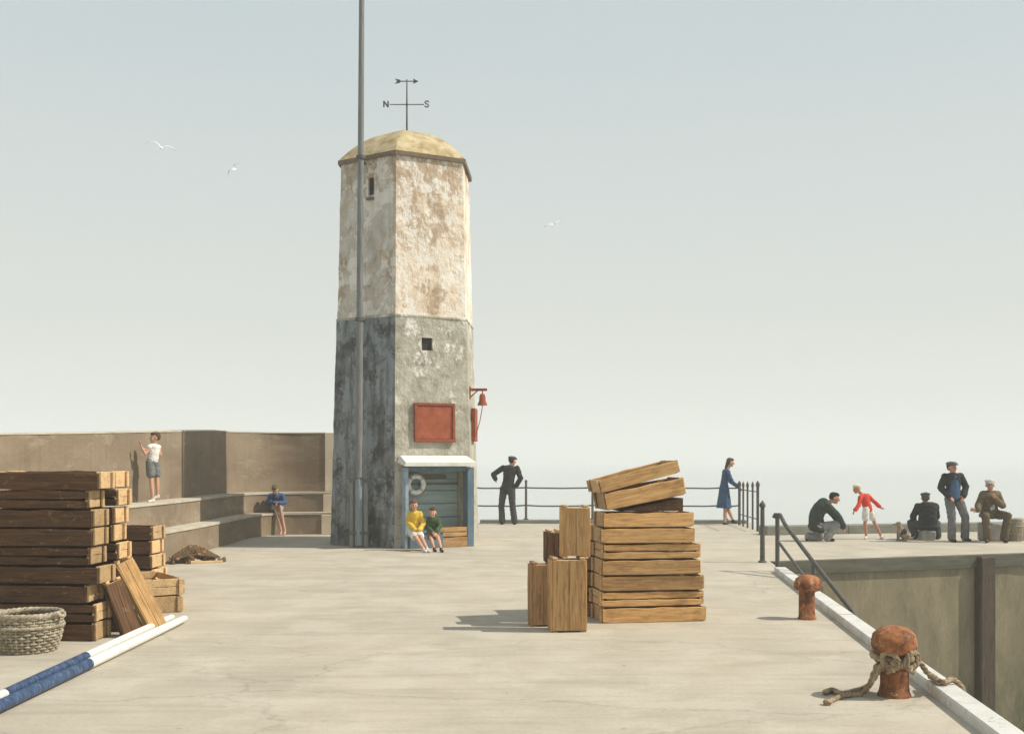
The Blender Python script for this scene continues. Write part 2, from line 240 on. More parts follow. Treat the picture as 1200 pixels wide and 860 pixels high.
# ------------------------------------------------------------------ mesh helpers
def tag(o, label=None, cat=None, group=None, kind=None):
    if label: o['label'] = label
    if cat: o['category'] = cat
    if group: o['group'] = group
    if kind: o['kind'] = kind
    return o
def empty(name, loc=(0, 0, 0), rz=0.0, label=None, cat=None, group=None):
    o = bpy.data.objects.new(name, None); C.objects.link(o); o.location = loc; o.rotation_euler = (0, 0, rz)
    o.empty_display_size = 0.1
    return tag(o, label, cat, group)
class MB:
    def __init__(s): s.bm = bmesh.new()
    def box(s, c, size, rot=None, jit=0.0, bev=0.0):
        m = Matrix.Translation(Vector(c)) @ ((rot.to_4x4() if rot is not None else Matrix.Identity(4)) @ Matrix.Diagonal((*size, 1)))
        r = bmesh.ops.create_cube(s.bm, size=1.0, matrix=m)
        if jit:
            for v in r['verts']: v.co += Vector((random.uniform(-jit, jit), random.uniform(-jit, jit), random.uniform(-jit, jit)))
        if bev:
            es = {e for v in r['verts'] for e in v.link_edges}
            bmesh.ops.bevel(s.bm, geom=list(es), offset=bev, segments=1, affect='EDGES', profile=0.5)
        return s
    def ell(s, c, rad, ax=None, seg=16):
        m = Matrix.Translation(Vector(c)) @ (ax.to_4x4() if ax is not None else Matrix.Identity(4)) @ Matrix.Diagonal((*rad, 1))
        bmesh.ops.create_uvsphere(s.bm, u_segments=seg, v_segments=max(6, seg // 2), radius=1.0, matrix=m); return s
    def rings(s, rings, cap=True, closed=False):
        vs = [[s.bm.verts.new(p) for p in r] for r in rings]
        n = len(vs[0])
        rng = range(len(vs)) if closed else range(len(vs) - 1)
        for i in rng:
            a, b = vs[i], vs[(i + 1) % len(vs)]
            for k in range(n):
                s.bm.faces.new((a[k], a[(k + 1) % n], b[(k + 1) % n], b[k]))
        if cap and not closed:
            s.bm.faces.new(list(reversed(vs[0]))); s.bm.faces.new(vs[-1])
        return s
    def tube(s, pts, r, seg=8, closed=False):
        pts = [Vector(p) for p in pts]; n = len(pts)
        rr = r if isinstance(r, (list, tuple)) else [r] * n
        out = []; up = None
        for i, p in enumerate(pts):
            if closed: t = pts[(i + 1) % n] - pts[i - 1]
            else: t = pts[min(i + 1, n - 1)] - pts[max(i - 1, 0)]
            t.normalize()
            if up is None:
                up = Vector((0, 0, 1)) if abs(t.z) < 0.9 else Vector((1, 0, 0))
            a = t.cross(up).normalized(); b = a.cross(t).normalized(); up = b
            out.append([p + (a * math.cos(2 * math.pi * k / seg) + b * math.sin(2 * math.pi * k / seg)) * rr[i] for k in range(seg)])
        return s.rings(out, True, closed)
    def cap(s, p0, p1, r0, r1, seg=12):       # tapered capsule
        p0 = Vector(p0); p1 = Vector(p1); d = p1 - p0
        if d.length < 1e-5: return s.ell(p0, (r0,) * 3)
        t = d.normalized(); up = Vector((0, 0, 1)) if abs(t.z) < 0.9 else Vector((1, 0, 0))
        a = t.cross(up).normalized(); b = a.cross(t)
        L = [(-math.cos(x) * r0, math.sin(x) * r0) for x in (R(12), R(35), R(62), R(90))]
        U = [(d.length + math.sin(x) * r1, math.cos(x) * r1) for x in (0, R(28), R(55), R(78))]
        rr = []
        for h, q in L + U: rr.append([p0 + t * h + (a * math.cos(2 * math.pi * k / seg) + b * math.sin(2 * math.pi * k / seg)) * q for k in range(seg)])
        return s.rings(rr)
    def lathe(s, prof, c=(0, 0, 0), seg=24):
        c = Vector(c)
        return s.rings([[c + Vector((r * math.cos(2 * math.pi * k / seg), r * math.sin(2 * math.pi * k / seg), z)) for k in range(seg)] for r, z in prof])
    def prism(s, poly, z0, z1):
        return s.rings([[Vector((x, y, z0)) for x, y in poly], [Vector((x, y, z1)) for x, y in poly]])
    def build(s, name, mat, parent=None, smooth=35):
        bmesh.ops.recalc_face_normals(s.bm, faces=s.bm.faces)
        me = bpy.data.meshes.new(name); s.bm.to_mesh(me); s.bm.free()
        for m in (mat if isinstance(mat, list) else [mat]): me.materials.append(m)
        if smooth:
            for p in me.polygons: p.use_smooth = True
            me.set_sharp_from_angle(angle=R(smooth))
        o = bpy.data.objects.new(name, me); C.objects.link(o); o.parent = parent
        return o
    def remesh(s, name, mat, parent=None, vox=0.008, it=4, fac=0.6, wr=None):
        bmesh.ops.recalc_face_normals(s.bm, faces=s.bm.faces)
        me = bpy.data.meshes.new(name); s.bm.to_mesh(me); s.bm.free()
        o = bpy.data.objects.new(name, me); C.objects.link(o)
        m = o.modifiers.new('r', 'REMESH'); m.mode = 'VOXEL'; m.voxel_size = vox
        m2 = o.modifiers.new('s', 'SMOOTH'); m2.iterations = it; m2.factor = fac
        bpy.context.view_layer.update()
        dg = bpy.context.evaluated_depsgraph_get()
        nm = bpy.data.meshes.new_from_object(o.evaluated_get(dg))
        o.modifiers.clear(); o.data = nm; bpy.data.meshes.remove(me); nm.name = name
        nm.materials.clear(); nm.materials.append(mat)
        if wr is None: wr = {'jacket': 0.011, 'top': 0.008, 'trousers': 0.010, 'shorts': 0.007, 'skirt': 0.009, 'pullover': 0.006, 'hair': 0.006}.get(name, 0)
        if wr:
            off = Vector((random.uniform(0, 50), 0, 0)); ns = [v.normal.copy() for v in nm.vertices]
            for v, n_ in zip(nm.vertices, ns):
                q = v.co + off
                v.co += n_ * wr * (0.3 + noise.noise(Vector((q.x * 9, q.y * 9, q.z * 16))) + 0.5 * noise.noise(q * 30))
            nm.update()
        for p in nm.polygons: p.use_smooth = True
        o.parent = parent
        return o
def boolean_cut(o, cutter):
    md = o.modifiers.new('b', 'BOOLEAN'); md.operation = 'DIFFERENCE'; md.object = cutter; md.solver = 'EXACT'
    bpy.context.view_layer.update()
    dg = bpy.context.evaluated_depsgraph_get()
    nm = bpy.data.meshes.new_from_object(o.evaluated_get(dg))
    o.modifiers.clear(); old = o.data; o.data = nm; nm.name = old.name
    nm.set_sharp_from_angle(angle=R(35))
    bpy.data.objects.remove(cutter)
def copy_tree(o, parent=None):
    c = o.copy(); C.objects.link(c); c.parent = parent
    for ch in list(o.children): copy_tree(ch, c)
    return c

# ------------------------------------------------------------------ setting: sea, quay
WATER = -3.4
m, nt, b = new_mat('sea_water')
b.inputs['Base Color'].default_value = (0.34, 0.37, 0.35, 1); b.inputs['Roughness'].default_value = 0.12; b.inputs['IOR'].default_value = 1.33
tc, mp = coords(nt, (1, 1, 1)); n = tex(nt, mp, 0.5, 5, 0.6); bp = nt.nodes.new('ShaderNodeBump'); bp.inputs['Strength'].default_value = 0.05; bp.inputs['Distance'].default_value = 0.2
nt.links.new(n.outputs['Fac'], bp.inputs['Height']); nt.links.new(bp.outputs[0], b.inputs['Normal'])
M['sea'] = m
mb = MB(); Lw = 9000 - 1
mb.rings([[Vector((-Lw, -60, WATER)), Vector((Lw, -60, WATER))], [Vector((-Lw, Lw, WATER)), Vector((Lw, Lw, WATER))]], cap=False) if False else None
vs = [mb.bm.verts.new(p) for p in ((-Lw, -200, WATER), (Lw, -200, WATER), (Lw, Lw, WATER), (-Lw, Lw, WATER))]; mb.bm.faces.new(vs)
tag(mb.build('sea', M['sea']), kind='structure')

def XE(D): return 2.41 + 0.108 * D           # quay edge along the basin
poly = [(-9.5, -5), (XE(-5), -5), (XE(17.55), 17.55), (XE(19.4), 19.4), (9.5, 21.1), (34, 27.2), (34, 33.5), (5.95, 26.6), (6.75, 31.3), (-3.0, 31.4), (-9.5, 31.4)]
mb = MB(); mb.prism(poly, WATER - 1.2, 0)
q = mb.build('quay', [M['ground'], M['hwall']], smooth=None)
for p in q.data.polygons:
    if abs(p.normal.z) < 0.5: p.material_index = 1
tag(q, kind='structure')

# white painted kerb along the basin
mb = MB()
D = -5.0; k = 0
while D < 17.3:
    L = 1.9; D1 = min(D + L, 17.5)
    g = 0.006
    a0, a1 = D + g, D1 - g
    zt = 0.082 + random.uniform(-0.003, 0.003)
    w = 0.165
    mb.rings([[Vector((XE(d) - w, d, 0)), Vector((XE(d) + 0.02, d, 0)), Vector((XE(d) + 0.02, d, zt - 0.012)), Vector((XE(d) + 0.008, d, zt)), Vector((XE(d) - w + 0.012, d, zt)), Vector((XE(d) - w, d, zt - 0.012))] for d in (a0, a1)])
    D = D1
tag(mb.build('kerb', M['coping']), kind='structure')

# low parapet kerbs at the seaward edges
mb = MB()
def kerbline(mb, p, q_, w, h, seg=2.0):
    p = Vector((*p, 0)); q_ = Vector((*q_, 0)); d = (q_ - p); n = max(1, int(d.length / seg)); t = d.normalized(); ang = math.atan2(t.y, t.x)
    for i in range(n):
        a = p + d * (i / n) + t * 0.004; b_ = p + d * ((i + 1) / n) - t * 0.004
        c = (a + b_) / 2; mb.box((c.x, c.y, h / 2), ((b_ - a).length, w, h + random.uniform(-0.004, 0.004)), Matrix.Rotation(ang, 3, 'Z'), bev=0.012)
kerbline(mb, (-0.9, 31.2), (6.55, 31.1), 0.3, 0.10)
kerbline(mb, (5.95, 26.35), (33, 32.9), 0.45, 0.21)
tag(mb.build('parapet_kerb', M['farkerb']), kind='structure')

# ------------------------------------------------------------------ harbour wall across the basin
hw = empty('harbour_wall', (4.5, 19.4, 0), label='olive brown concrete harbour wall dropping from the right-hand arm into the basin', cat='wall')
a = Vector((XE(19.4), 19.4, 0)); b1 = Vector((9.5, 21.1, 0)); b2 = Vector((34, 27.2, 0))
def facing(pts, off0, off1, z0, z1):
    mb = MB(); rr = []
    for i, p in enumerate(pts):
        t = (pts[min(i + 1, len(pts) - 1)] - pts[max(i - 1, 0)]).normalized(); n = Vector((t.y, -t.x, 0))
        p = p - Vector((4.5, 19.4, 0))
        rr.append([p + n * off0 + Vector((0, 0, z0)), p + n * off1 + Vector((0, 0, z0)), p + n * off1 + Vector((0, 0, z1)), p + n * off0 + Vector((0, 0, z1))])
    mb.rings(rr); return mb
def lerp_pts(ps, n=14):
    out = []
    for i in range(len(ps) - 1):
        for k in range(n): out.append(ps[i].lerp(ps[i + 1], k / n))
    out.append(ps[-1]); return out
pts = lerp_pts([a + Vector((0.02, 0, 0)), b1, b2])
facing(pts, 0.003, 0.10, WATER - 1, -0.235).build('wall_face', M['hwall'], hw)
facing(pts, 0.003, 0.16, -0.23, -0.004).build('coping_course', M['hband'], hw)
for px in (1148,):
    D = 20.86; X = dp(px, D)
    f_ = MB(); f_.box((X - 4.5, D - 0.10 - 19.4, -1.97), (0.36, 0.36, 3.9), Matrix.Rotation(R(18.8), 3, 'Z'), bev=0.03); f_.build('timber_fender', M['fender'], hw)

# basin stairs hugging the quay
st = empty('basin_stairs', (XE(17.5), 17.5, 0), label='damp concrete stairs dropping into the basin beside the handrail', cat='stairs')
mb = MB(); mb.prism([(0.01 + 0.108 * (-0.02), -0.02), (0.6, -0.02), (0.75, 1.88), (0.21, 1.88)], WATER - 4 + 1.2, -0.22); mb.build('landing', M['wetstone'], st)
mb = MB()
for k in range(14):
    y1 = -0.025 - 0.29 * k; y0 = y1 - 0.285; zz = -0.39 - 0.17 * k
    if zz < WATER + 0.1: break
    mb.prism([(0.012 + 0.108 * y0, y0), (0.6 + 0.108 * y0, y0), (0.6 + 0.108 * y1, y1), (0.012 + 0.108 * y1, y1)], WATER - 1, zz)
mb.build('steps', M['wetstone'], st)

# ------------------------------------------------------------------ curved stepped sea wall
base_px = [(392, 625.8), (345, 626.0), (318, 626.8), (298, 629), (281, 633.5), (264, 639), (243, 644.5), (218, 651), (192, 657), (165, 664), (100, 675), (30, 690), (-60, 712)]
ctrl = [gp(*p) for p in base_px] + [Vector((-6.95, 10.0, 0)), Vector((-7.1, 6.0, 0)), Vector((-7.2, 0, 0))]
def catmull(P, n=7):
    out = []
    for i in range(len(P) - 1):
        p0 = P[max(i - 1, 0)]; p1 = P[i]; p2 = P[i + 1]; p3 = P[min(i + 2, len(P) - 1)]
        for k in range(n):
            t = k / n
            out.append(0.5 * ((2 * p1) + (p2 - p0) * t + (2 * p0 - 5 * p1 + 4 * p2 - p3) * t * t + (3 * p1 - p0 - 3 * p2 + p3) * t ** 3))
    out.append(P[-1]); return out
cv = catmull(ctrl)
for _ in range(26): cv = [cv[0]] + [(cv[i - 1] + cv[i] * 2 + cv[i + 1]) / 4 for i in range(1, len(cv) - 1)] + [cv[-1]]
nrm = []
for i in range(len(cv)):
    t = (cv[min(i + 1, len(cv) - 1)] - cv[max(i - 1, 0)]).normalized(); nrm.append(Vector((t.y, -t.x, 0)))
def H(i):                                    # the wall top drops slightly towards the left
    D = cv[i].y
    return 2.06 + 0.36 * max(0, min(1, (D - 14.0) / 11.0))
def sweep(o0, o1, z0, z1):
    mb = MB(); rr = []
    for i, p in enumerate(cv):
        zt = z1(i) if callable(z1) else z1; zb = z0(i) if callable(z0) else z0
        j = 0.010 * noise.noise(p * 1.5 + Vector((o0, z0 if not callable(z0) else 0, 0)))
        rr.append([p + nrm[i] * (o0 + j) + Vector((0, 0, zb)), p + nrm[i] * o1 + Vector((0, 0, zb)), p + nrm[i] * o1 + Vector((0, 0, zt + j * 0.5)), p + nrm[i] * (o0 + j) + Vector((0, 0, zt + j * 0.5))])
    mb.rings(rr); return mb
sw = empty('sea_wall', (0, 0, 0), label='curved tan sea wall with two stepped ledges behind the tower and crates', cat='wall')
LZ1, LZ2, LW = 0.52, 1.00, 0.39
sweep(0.0, LW + 0.3, 0, LZ1 - 0.055).build('lower_riser', M['wall'], sw)
sweep(-0.02, LW + 0.02, LZ1 - 0.05, LZ1).build('lower_ledge', M['ledge'], sw)
sweep(LW, 2 * LW + 0.2, LZ1 - 0.052, LZ2 - 0.055).build('upper_riser', M['wall'], sw)
sweep(LW - 0.02, 2 * LW + 0.02, LZ2 - 0.05, LZ2).build('upper_ledge', M['ledge'], sw)
sweep(2 * LW, 2 * LW + 0.5, LZ2 - 0.052, lambda i: H(i)).build('upright_wall', M['wall'], sw)
sweep(2 * LW - 0.012, 2 * LW + 0.52, lambda i: H(i) + 0.003, lambda i: H(i) + 0.03).build('wall_coping', M['ledge'], sw)
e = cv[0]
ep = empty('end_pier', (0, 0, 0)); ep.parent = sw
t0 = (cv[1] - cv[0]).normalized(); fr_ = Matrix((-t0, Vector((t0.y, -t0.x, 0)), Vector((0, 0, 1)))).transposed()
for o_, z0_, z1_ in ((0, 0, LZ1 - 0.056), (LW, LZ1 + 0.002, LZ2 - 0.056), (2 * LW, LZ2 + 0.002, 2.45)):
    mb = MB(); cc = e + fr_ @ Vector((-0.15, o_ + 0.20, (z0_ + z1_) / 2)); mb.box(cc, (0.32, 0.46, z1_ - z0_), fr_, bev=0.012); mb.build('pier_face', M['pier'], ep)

# ------------------------------------------------------------------ lighthouse tower
TX, TY = -2.265, 23.9; T0 = R(-3.0)
tw = empty('harbour_tower', (TX, TY, 0), label='six-sided whitewashed harbour tower with grey lower half and domed ochre roof', cat='tower')
def TR(z):
    if z < 4.7: return 1.71 - (1.71 - 1.57) * z / 4.7
    return 1.555 - (1.555 - 1.47) * (z - 4.7) / 3.5
def corner(k, r):                             # phi measured from the camera side towards the right
    ph = T0 + k * R(60); return Vector((r * math.sin(ph), -r * math.cos(ph), 0))
def shaft(z0, z1, nz, name, mats, capo=0.0):
    mb = MB(); rr = []; NS = 12
    for i in range(nz + 1):
        z = z0 + (z1 - z0) * i / nz; ring = []
        for k in range(6):
            A = corner(k, TR(z) + capo); B = corner(k + 1, TR(z) + capo)
            for j in range(NS):
                p = A.lerp(B, j / NS); p.z = z
                nv = Vector((p.x, p.y, 0)).normalized()
                d = 0.012 * noise.noise(p * 2.3) + 0.008 * noise.noise(p * 7.0) + 0.004 * noise.noise(p * 17)
                ring.append(p + nv * d)
        rr.append(ring)
    mb.rings(rr); return mb.build(name, mats, tw)
class FaceFrame:
    def __init__(s, k):
        A = corner(k, 1); B = corner(k + 1, 1); s.u = (B - A).normalized(); s.n = Vector(((A + B).x, (A + B).y, 0)).normalized()
        s.rot = Matrix((s.u, -s.n, Vector((0, 0, 1)))).transposed()
    def p(s, u, z, n=0.0):
        ap = TR(z) * math.cos(R(30)); v = s.u * u + s.n * (ap + n); v.z = z; return v
FF, FL, FRt = FaceFrame(0), FaceFrame(-1), FaceFrame(1)
low = shaft(0, 4.68, 60, 'lower_shaft', [M['tower_low'], M['tower_slate']])
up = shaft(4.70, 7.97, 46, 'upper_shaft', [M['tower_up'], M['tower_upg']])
def cut(o, ff, u, z, w, h, d):
    c = MB(); c.box(ff.p(u, z, 0), (w, 2 * d, h), ff.rot); co = c.build('cutter', M['dark']); co.parent = tw
    bpy.context.view_layer.update(); boolean_cut(o, co)
cut(low, FF, -0.10, 4.13, 0.24, 0.26, 0.22)
cut(low, FF, 0.03, 0.80, 1.30, 1.62, 0.34)
cut(up, FL, 0.09, 7.38, 0.15, 0.36, 0.2)
for p in low.data.polygons:                  # darker slate colour on the left and rear faces
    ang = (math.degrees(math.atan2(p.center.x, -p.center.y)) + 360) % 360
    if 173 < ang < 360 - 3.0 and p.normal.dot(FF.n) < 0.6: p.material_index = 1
mb = MB(); mb.box(FF.p(-0.10, 4.13, -0.07), (0.23, 0.02, 0.25), FF.rot); w = mb.build('window', M['dark'], tw)
mb = MB(); mb.box(FL.p(0.09, 7.38, -0.045), (0.14, 0.02, 0.35), FL.rot); mb.build('slit_window', M['dark'], tw)
mb = MB(); mb.box(FL.p(0.09, 7.12, 0.03), (0.17, 0.08, 0.05), FL.rot, bev=0.008); mb.build('window_sill', M['roofedge'], tw)
for p in up.data.polygons:  # greyer limewash on the left and rear faces
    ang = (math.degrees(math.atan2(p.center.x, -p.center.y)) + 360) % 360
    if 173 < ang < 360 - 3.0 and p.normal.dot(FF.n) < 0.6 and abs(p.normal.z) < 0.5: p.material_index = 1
# string course where limewash meets render
mb = MB(); rr = []
for z, o_ in ((4.665, -0.03), (4.668, 0.012), (4.70, 0.014), (4.725, -0.03)):
    rr.append([corner(k, TR(4.6) + o_) + Vector((0, 0, z)) for k in range(6)])
mb.rings(rr); mb.build('string_course', M['tower_low'], tw)
# domed roof
mb = MB(); rr = []; NR = 14; N6 = 8
zb = 7.97; hh = 0.80; re = TR(7.97) + 0.06
for i in range(NR + 1):
    t = i / NR; r = re * (1 - t * 0.985); z = zb + 0.05 + hh * (1 - (r / re) ** 2.1) * 0.97
    ring = []
    for k in range(6):
        A = corner(k, r); B = corner(k + 1, r)
        for j in range(N6): 
            p = A.lerp(B, j / N6); p.z = z; ring.append(p * 1.0 + Vector((0, 0, 0.006 * noise.noise(p * 5))))
    rr.append(ring)
mb.rings(rr); mb.build('dome_roof', M['roof'], tw, smooth=40)
mb = MB(); rr = []
for z, r in ((zb - 0.03, re - 0.10), (zb - 0.035, re + 0.005), (zb + 0.047, re + 0.012), (zb + 0.049, re - 0.1)):
    rr.append([corner(k, r) + Vector((0, 0, z)) for k in range(6)])
mb.rings(rr); mb.build('eave', M['roofedge'], tw)
# red boards
mb = MB(); mb.box(FF.p(0.03, 2.53, 0.03), (0.80, 0.035, 0.68), FF.rot, bev=0.01); o = mb.build('red_board', M['red'], tw)
mb = MB()
for (u, z, ww, h) in ((0.03, 2.90, 0.90, 0.06), (0.03, 2.16, 0.90, 0.06), (-0.39, 2.53, 0.06, 0.68), (0.45, 2.53, 0.06, 0.68)):
    mb.box(FF.p(u, z, 0.04), (ww, 0.075, h), FF.rot, jit=0.004, bev=0.008)
mb.build('board_frame', M['redf'], o)
mb = MB(); mb.box(FRt.p(-0.05, 2.52, 0.05), (0.55, 0.09, 0.70), FRt.rot, bev=0.01); mb.build('side_board', M['red'], tw)
# shelter in the front face
bd = empty('shelter', (0, 0, 0)); bd.parent = tw
mb = MB()
z = 0.0; hs = [0.30, 0.29, 0.28, 0.27, 0.24, 0.22]
for h in hs:
    mb.box(FF.p(0.03, z + h / 2, -0.30), (1.28, 0.03, h - 0.014), FF.rot, bev=0.004); z += h
mb.build('back_boards', M['teal'], bd)
mb = MB()
mb.box(FF.p(0.03, 1.28, -0.262), (1.24, 0.04, 0.035), FF.rot); mb.box(FF.p(0.12, 1.42, -0.262), (0.55, 0.045, 0.075), FF.rot)
mb.build('rail_shelf', M['iron'], bd)
mb = MB(); mb.box(FF.p(-0.66, 0.81, 0.11), (0.075, 0.2, 1.62), FF.rot, bev=0.008); mb.build('door_post', M['ltblue'], bd)
mb = MB(); mb.box(FF.p(0.745, 0.81, 0.09), (0.15, 0.24, 1.62), FF.rot, bev=0.008); mb.build('door_post', M['blue'], bd)
mb = MB(); mb.box(FF.p(0.03, 1.59, 0.09), (1.30, 0.16, 0.10), FF.rot, bev=0.006); mb.build('lintel', M['blue'], bd)
mb = MB()                                     # sloping white canopy slab
A = [FF.p(u, z, n) for u, z, n in ((-0.78, 1.645, 0.42), (0.80, 1.645, 0.42), (0.80, 1.73, 0.0), (-0.78, 1.73, 0.0))]
B = [FF.p(u, z, n) for u, z, n in ((-0.76, 1.72, 0.43), (0.78, 1.72, 0.43), (0.74, 1.86, 0.02), (-0.72, 1.86, 0.02))]
mb.rings([A, B]); mb.build('canopy', M['white'], bd)
# lifebuoy
c = FF.p(-0.30, 1.27, -0.20); lb = empty('lifebuoy', (TX + c.x, TY + c.y, c.z), label='white lifebuoy hanging on the teal boards in the tower shelter', cat='lifebuoy')
def ringpts(ff, r, n=40, off=0.0): return [ff.u * (r * math.cos(2 * math.pi * k / n)) + Vector((0, 0, r * math.sin(2 * math.pi * k / n))) + ff.n * off for k in range(n)]
mb = MB(); mb.tube(ringpts(FF, 0.165), 0.052, 12, True); mb.build('ring', M['ring'], lb)
mb = MB(); mb.tube(ringpts(FF, 0.232), 0.008, 6, True)
mb.build('grab_rope', M['rope'], lb)
for q_ in range(4):
    mb = MB(); an = R(45 + 90 * q_); pc = FF.u * (0.165 * math.cos(an)) + Vector((0, 0, 0.165 * math.sin(an)))
    tdir = (FF.u * -math.sin(an) + Vector((0, 0, math.cos(an)))) ; mb.tube([pc - tdir * 0.025, pc + tdir * 0.025], 0.056, 12)
    mb.build('canvas_band', M['ledge'], lb)
# bell on a bracket
c = FRt.p(-0.45, 3.25, 0.0); bl = empty('wall_bell', (TX + c.x, TY + c.y, 0), label='small rust red bell with pull rope on a bracket at the right of the tower', cat='bell')
mb = MB(); mb.box((0.16, 0, 3.25), (0.42, 0.06, 0.055), bev=0.008); mb.box((0.0, 0, 3.18), (0.05, 0.07, 0.26), bev=0.006)
mb.tube([(0.0, 0, 3.08), (0.17, 0, 3.23)], 0.014, 6); mb.build('bracket', M['redf'], bl)
mb = MB(); mb.lathe([(0.012, 3.22), (0.012, 3.17), (0.05, 3.155), (0.066, 3.10), (0.07, 3.02), (0.10, 2.945), (0.105, 2.92), (0.085, 2.925), (0.05, 3.05)], (0.27, 0, 0), 20); mb.build('bell', M['red'], bl)
mb = MB(); mb.tube([(0.27, 0, 3.0), (0.265, 0, 2.86), (0.22, 0, 2.6), (0.15, 0, 2.35), (0.07, 0.0, 2.12)], 0.010, 6); mb.build('pull_rope', M['redf'], bl)
# weather vane
wv = empty('weather_vane', (TX, TY, 8.9), label='iron weather vane with N and S letters on the tower roof', cat='weather vane')
mb = MB(); mb.tube([(0, 0, -0.2), (0, 0, 0.55), (0, 0, 1.06)], [0.022, 0.017, 0.012], 8); mb.lathe([(0.06, -0.14), (0.05, -0.07), (0.02, -0.04)], seg=12); mb.ell((0, 0, 0.52), (0.03, 0.03, 0.03)); mb.build('spindle', M['iron'], wv)
mb = MB(); mb.tube([(-0.37, 0, 0.52), (0.37, 0, 0.52)], 0.011, 6); mb.build('cross_arm', M['iron'], wv)
mb = MB(); x = -0.45
for p_, q_ in (((-.045, -.065), (-.045, .065)), ((-.045, .065), (.045, -.065)), ((.045, -.065), (.045, .065))): mb.tube([(x + p_[0], 0, .53 + p_[1]), (x + q_[0], 0, .53 + q_[1])], 0.018, 6)
mb.build('letter_n', M['vane'], wv)
mb = MB(); x = 0.43
mb.tube([(x + dx, 0, .53 + z_) for dx, z_ in ((.045, .04), (.02, .063), (-.02, .063), (-.043, .035), (-.02, .008), (.02, -.006), (.043, -.035), (.02, -.063), (-.02, -.063), (-.045, -.04))], 0.015, 6); mb.build('letter_s', M['iron'], wv)
mb = MB(); mb.tube([(-0.2, 0, 1.02), (0.17, 0, 1.02)], 0.012, 6)
mb.rings([[(0.15, -0.01, 0.965), (0.15, 0.01, 0.965), (0.15, 0.01, 1.075), (0.15, -0.01, 1.075)], [(0.25, -0.004, 1.017), (0.25, 0.004, 1.017), (0.25, 0.004, 1.023), (0.25, -0.004, 1.023)]]) if False else None
def plate(mb, pts, th=0.012): mb.rings([[Vector((x_, -th / 2, z_)) for x_, z_ in pts], [Vector((x_, th / 2, z_)) for x_, z_ in pts]])
plate(mb, [(0.14, 0.965), (0.25, 1.02), (0.14, 1.075)]); plate(mb, [(-0.26, 0.965), (-0.14, 0.99), (-0.14, 1.05), (-0.26, 1.075), (-0.21, 1.02)])
mb.build('arrow', M['iron'], wv)

# tall mast in front of the shaded face
PD = 22.35; PX = dp(420.5, PD); mr = empty('mast', (PX, PD, 0), label='tall grey mast clamped to the shaded left face of the tower', cat='mast')
xt = dp(424.5, PD) - PX
mb = MB(); mb.tube([(0, 0, 0.05), (0.0, 0, 1.4)], 0.085, 16); mb.build('lower_casing', M['bluepole'], mr)
mb = MB(); n_ = 12; mb.tube([(xt * i / n_, 0, 1.35 + (12.9 - 1.35) * i / n_) for i in range(n_ + 1)], [0.075 - 0.024 * i / n_ for i in range(n_ + 1)], 16); mb.build('pole', M['pole'], mr)
for sx in (-1, 1):
    mb = MB(); mb.box((sx * 0.145, 0.03, 0.66), (0.09, 0.15, 1.32), bev=0.012); mb.build('side_cheek', M['pole'], mr)
for z_, wd in ((1.40, 0.42), (0.30, 0.44)):
    mb = MB(); mb.box((0, 0.02, z_), (wd, 0.20, 0.05), bev=0.008); mb.build('clamp', M['iron'], mr)
for z_ in (4.6, 7.86):
    rad = 0.095; mb = MB(); xx = xt * (z_ - 1.35) / 11.5; mb.lathe([(rad - 0.02, z_ - 0.04), (rad, z_ - 0.03), (rad, z_ + 0.03), (rad - 0.02, z_ + 0.04)], (xx, 0, 0), 16)
    mb.box((xx + 0.02, 0.30, z_), (0.04, 0.55, 0.035), bev=0.005); mb.build('clamp', M['iron'], mr)

# ------------------------------------------------------------------ railings
rl = empty('seaward_railing', (0, 31.2, 0), label='thin iron railing with two sagging bars along the far quay edge', cat='railing')
FD = 31.15
pxs = [(567, 0), (616.5, 1), (694.5, 1), (777, 1), (851, 1)]
for px, v in pxs[1:]:
    mb = MB(); X = dp(px, FD); mb.tube([(X, 0, 0.0), (X, 0, 1.16)], [0.036, 0.032], 8); mb.ell((X, 0, 1.18), (0.04, 0.04, 0.045)); mb.lathe([(0.07, 0.10), (0.07, 0.125), (0.04, 0.14)], (X, 0, 0), 10); mb.build('post', M['iron'], rl)
xs = [dp(p_, FD) for p_ in (556, 616.5, 694.5, 777, 851, 866)]
for zz, sg in ((1.0, 0.018), (0.50, 0.022)):
    mb = MB(); pp = []
    for i in range(len(xs) - 1):
        for k in range(10):
            t = k / 10; pp.append((xs[i] + (xs[i + 1] - xs[i]) * t, 0, zz - sg * 4 * t * (1 - t) + 0.012 * noise.noise(Vector((xs[i] + t * 3, zz, 3)))))
    pp.append((xs[-1], 0, zz)); mb.tube(pp, 0.021, 8); mb.build('rail', M['iron'], rl)
# picket fence running to the corner
pk = empty('picket_fence', (dp(877, 28.8), 28.8, 0), label='row of five upright iron pickets at the end of the far railing', cat='fence')
pkx = [(866.5, 30.3, 563), (871, 29.7, 564), (876, 29.0, 564), (882, 28.3, 564), (888, 27.6, 563)]
pts2 = []
for i, (px, D, yt) in enumerate(pkx):
    X = dp(px, D) - pk.location.x; Y = D - 28.8; zt = dz(yt, D)
    r = 0.037 if i in (0, 4) else 0.026
    mb = MB(); mb.tube([(X, Y, 0), (X, Y, zt - 0.16), (X, Y, zt - 0.12), (X, Y, zt - 0.06), (X, Y, zt)], [r, r, r * 1.5, r * 1.2, 0.006], 8); mb.build('picket', M['iron'], pk); pts2.append(Vector((X, Y, 0)))
for zz in (0.3, 0.98):
    mb = MB(); mb.tube([p + Vector((0, 0, zz)) for p in pts2], 0.014, 6); mb.build('cross_bar', M['iron'], pk)
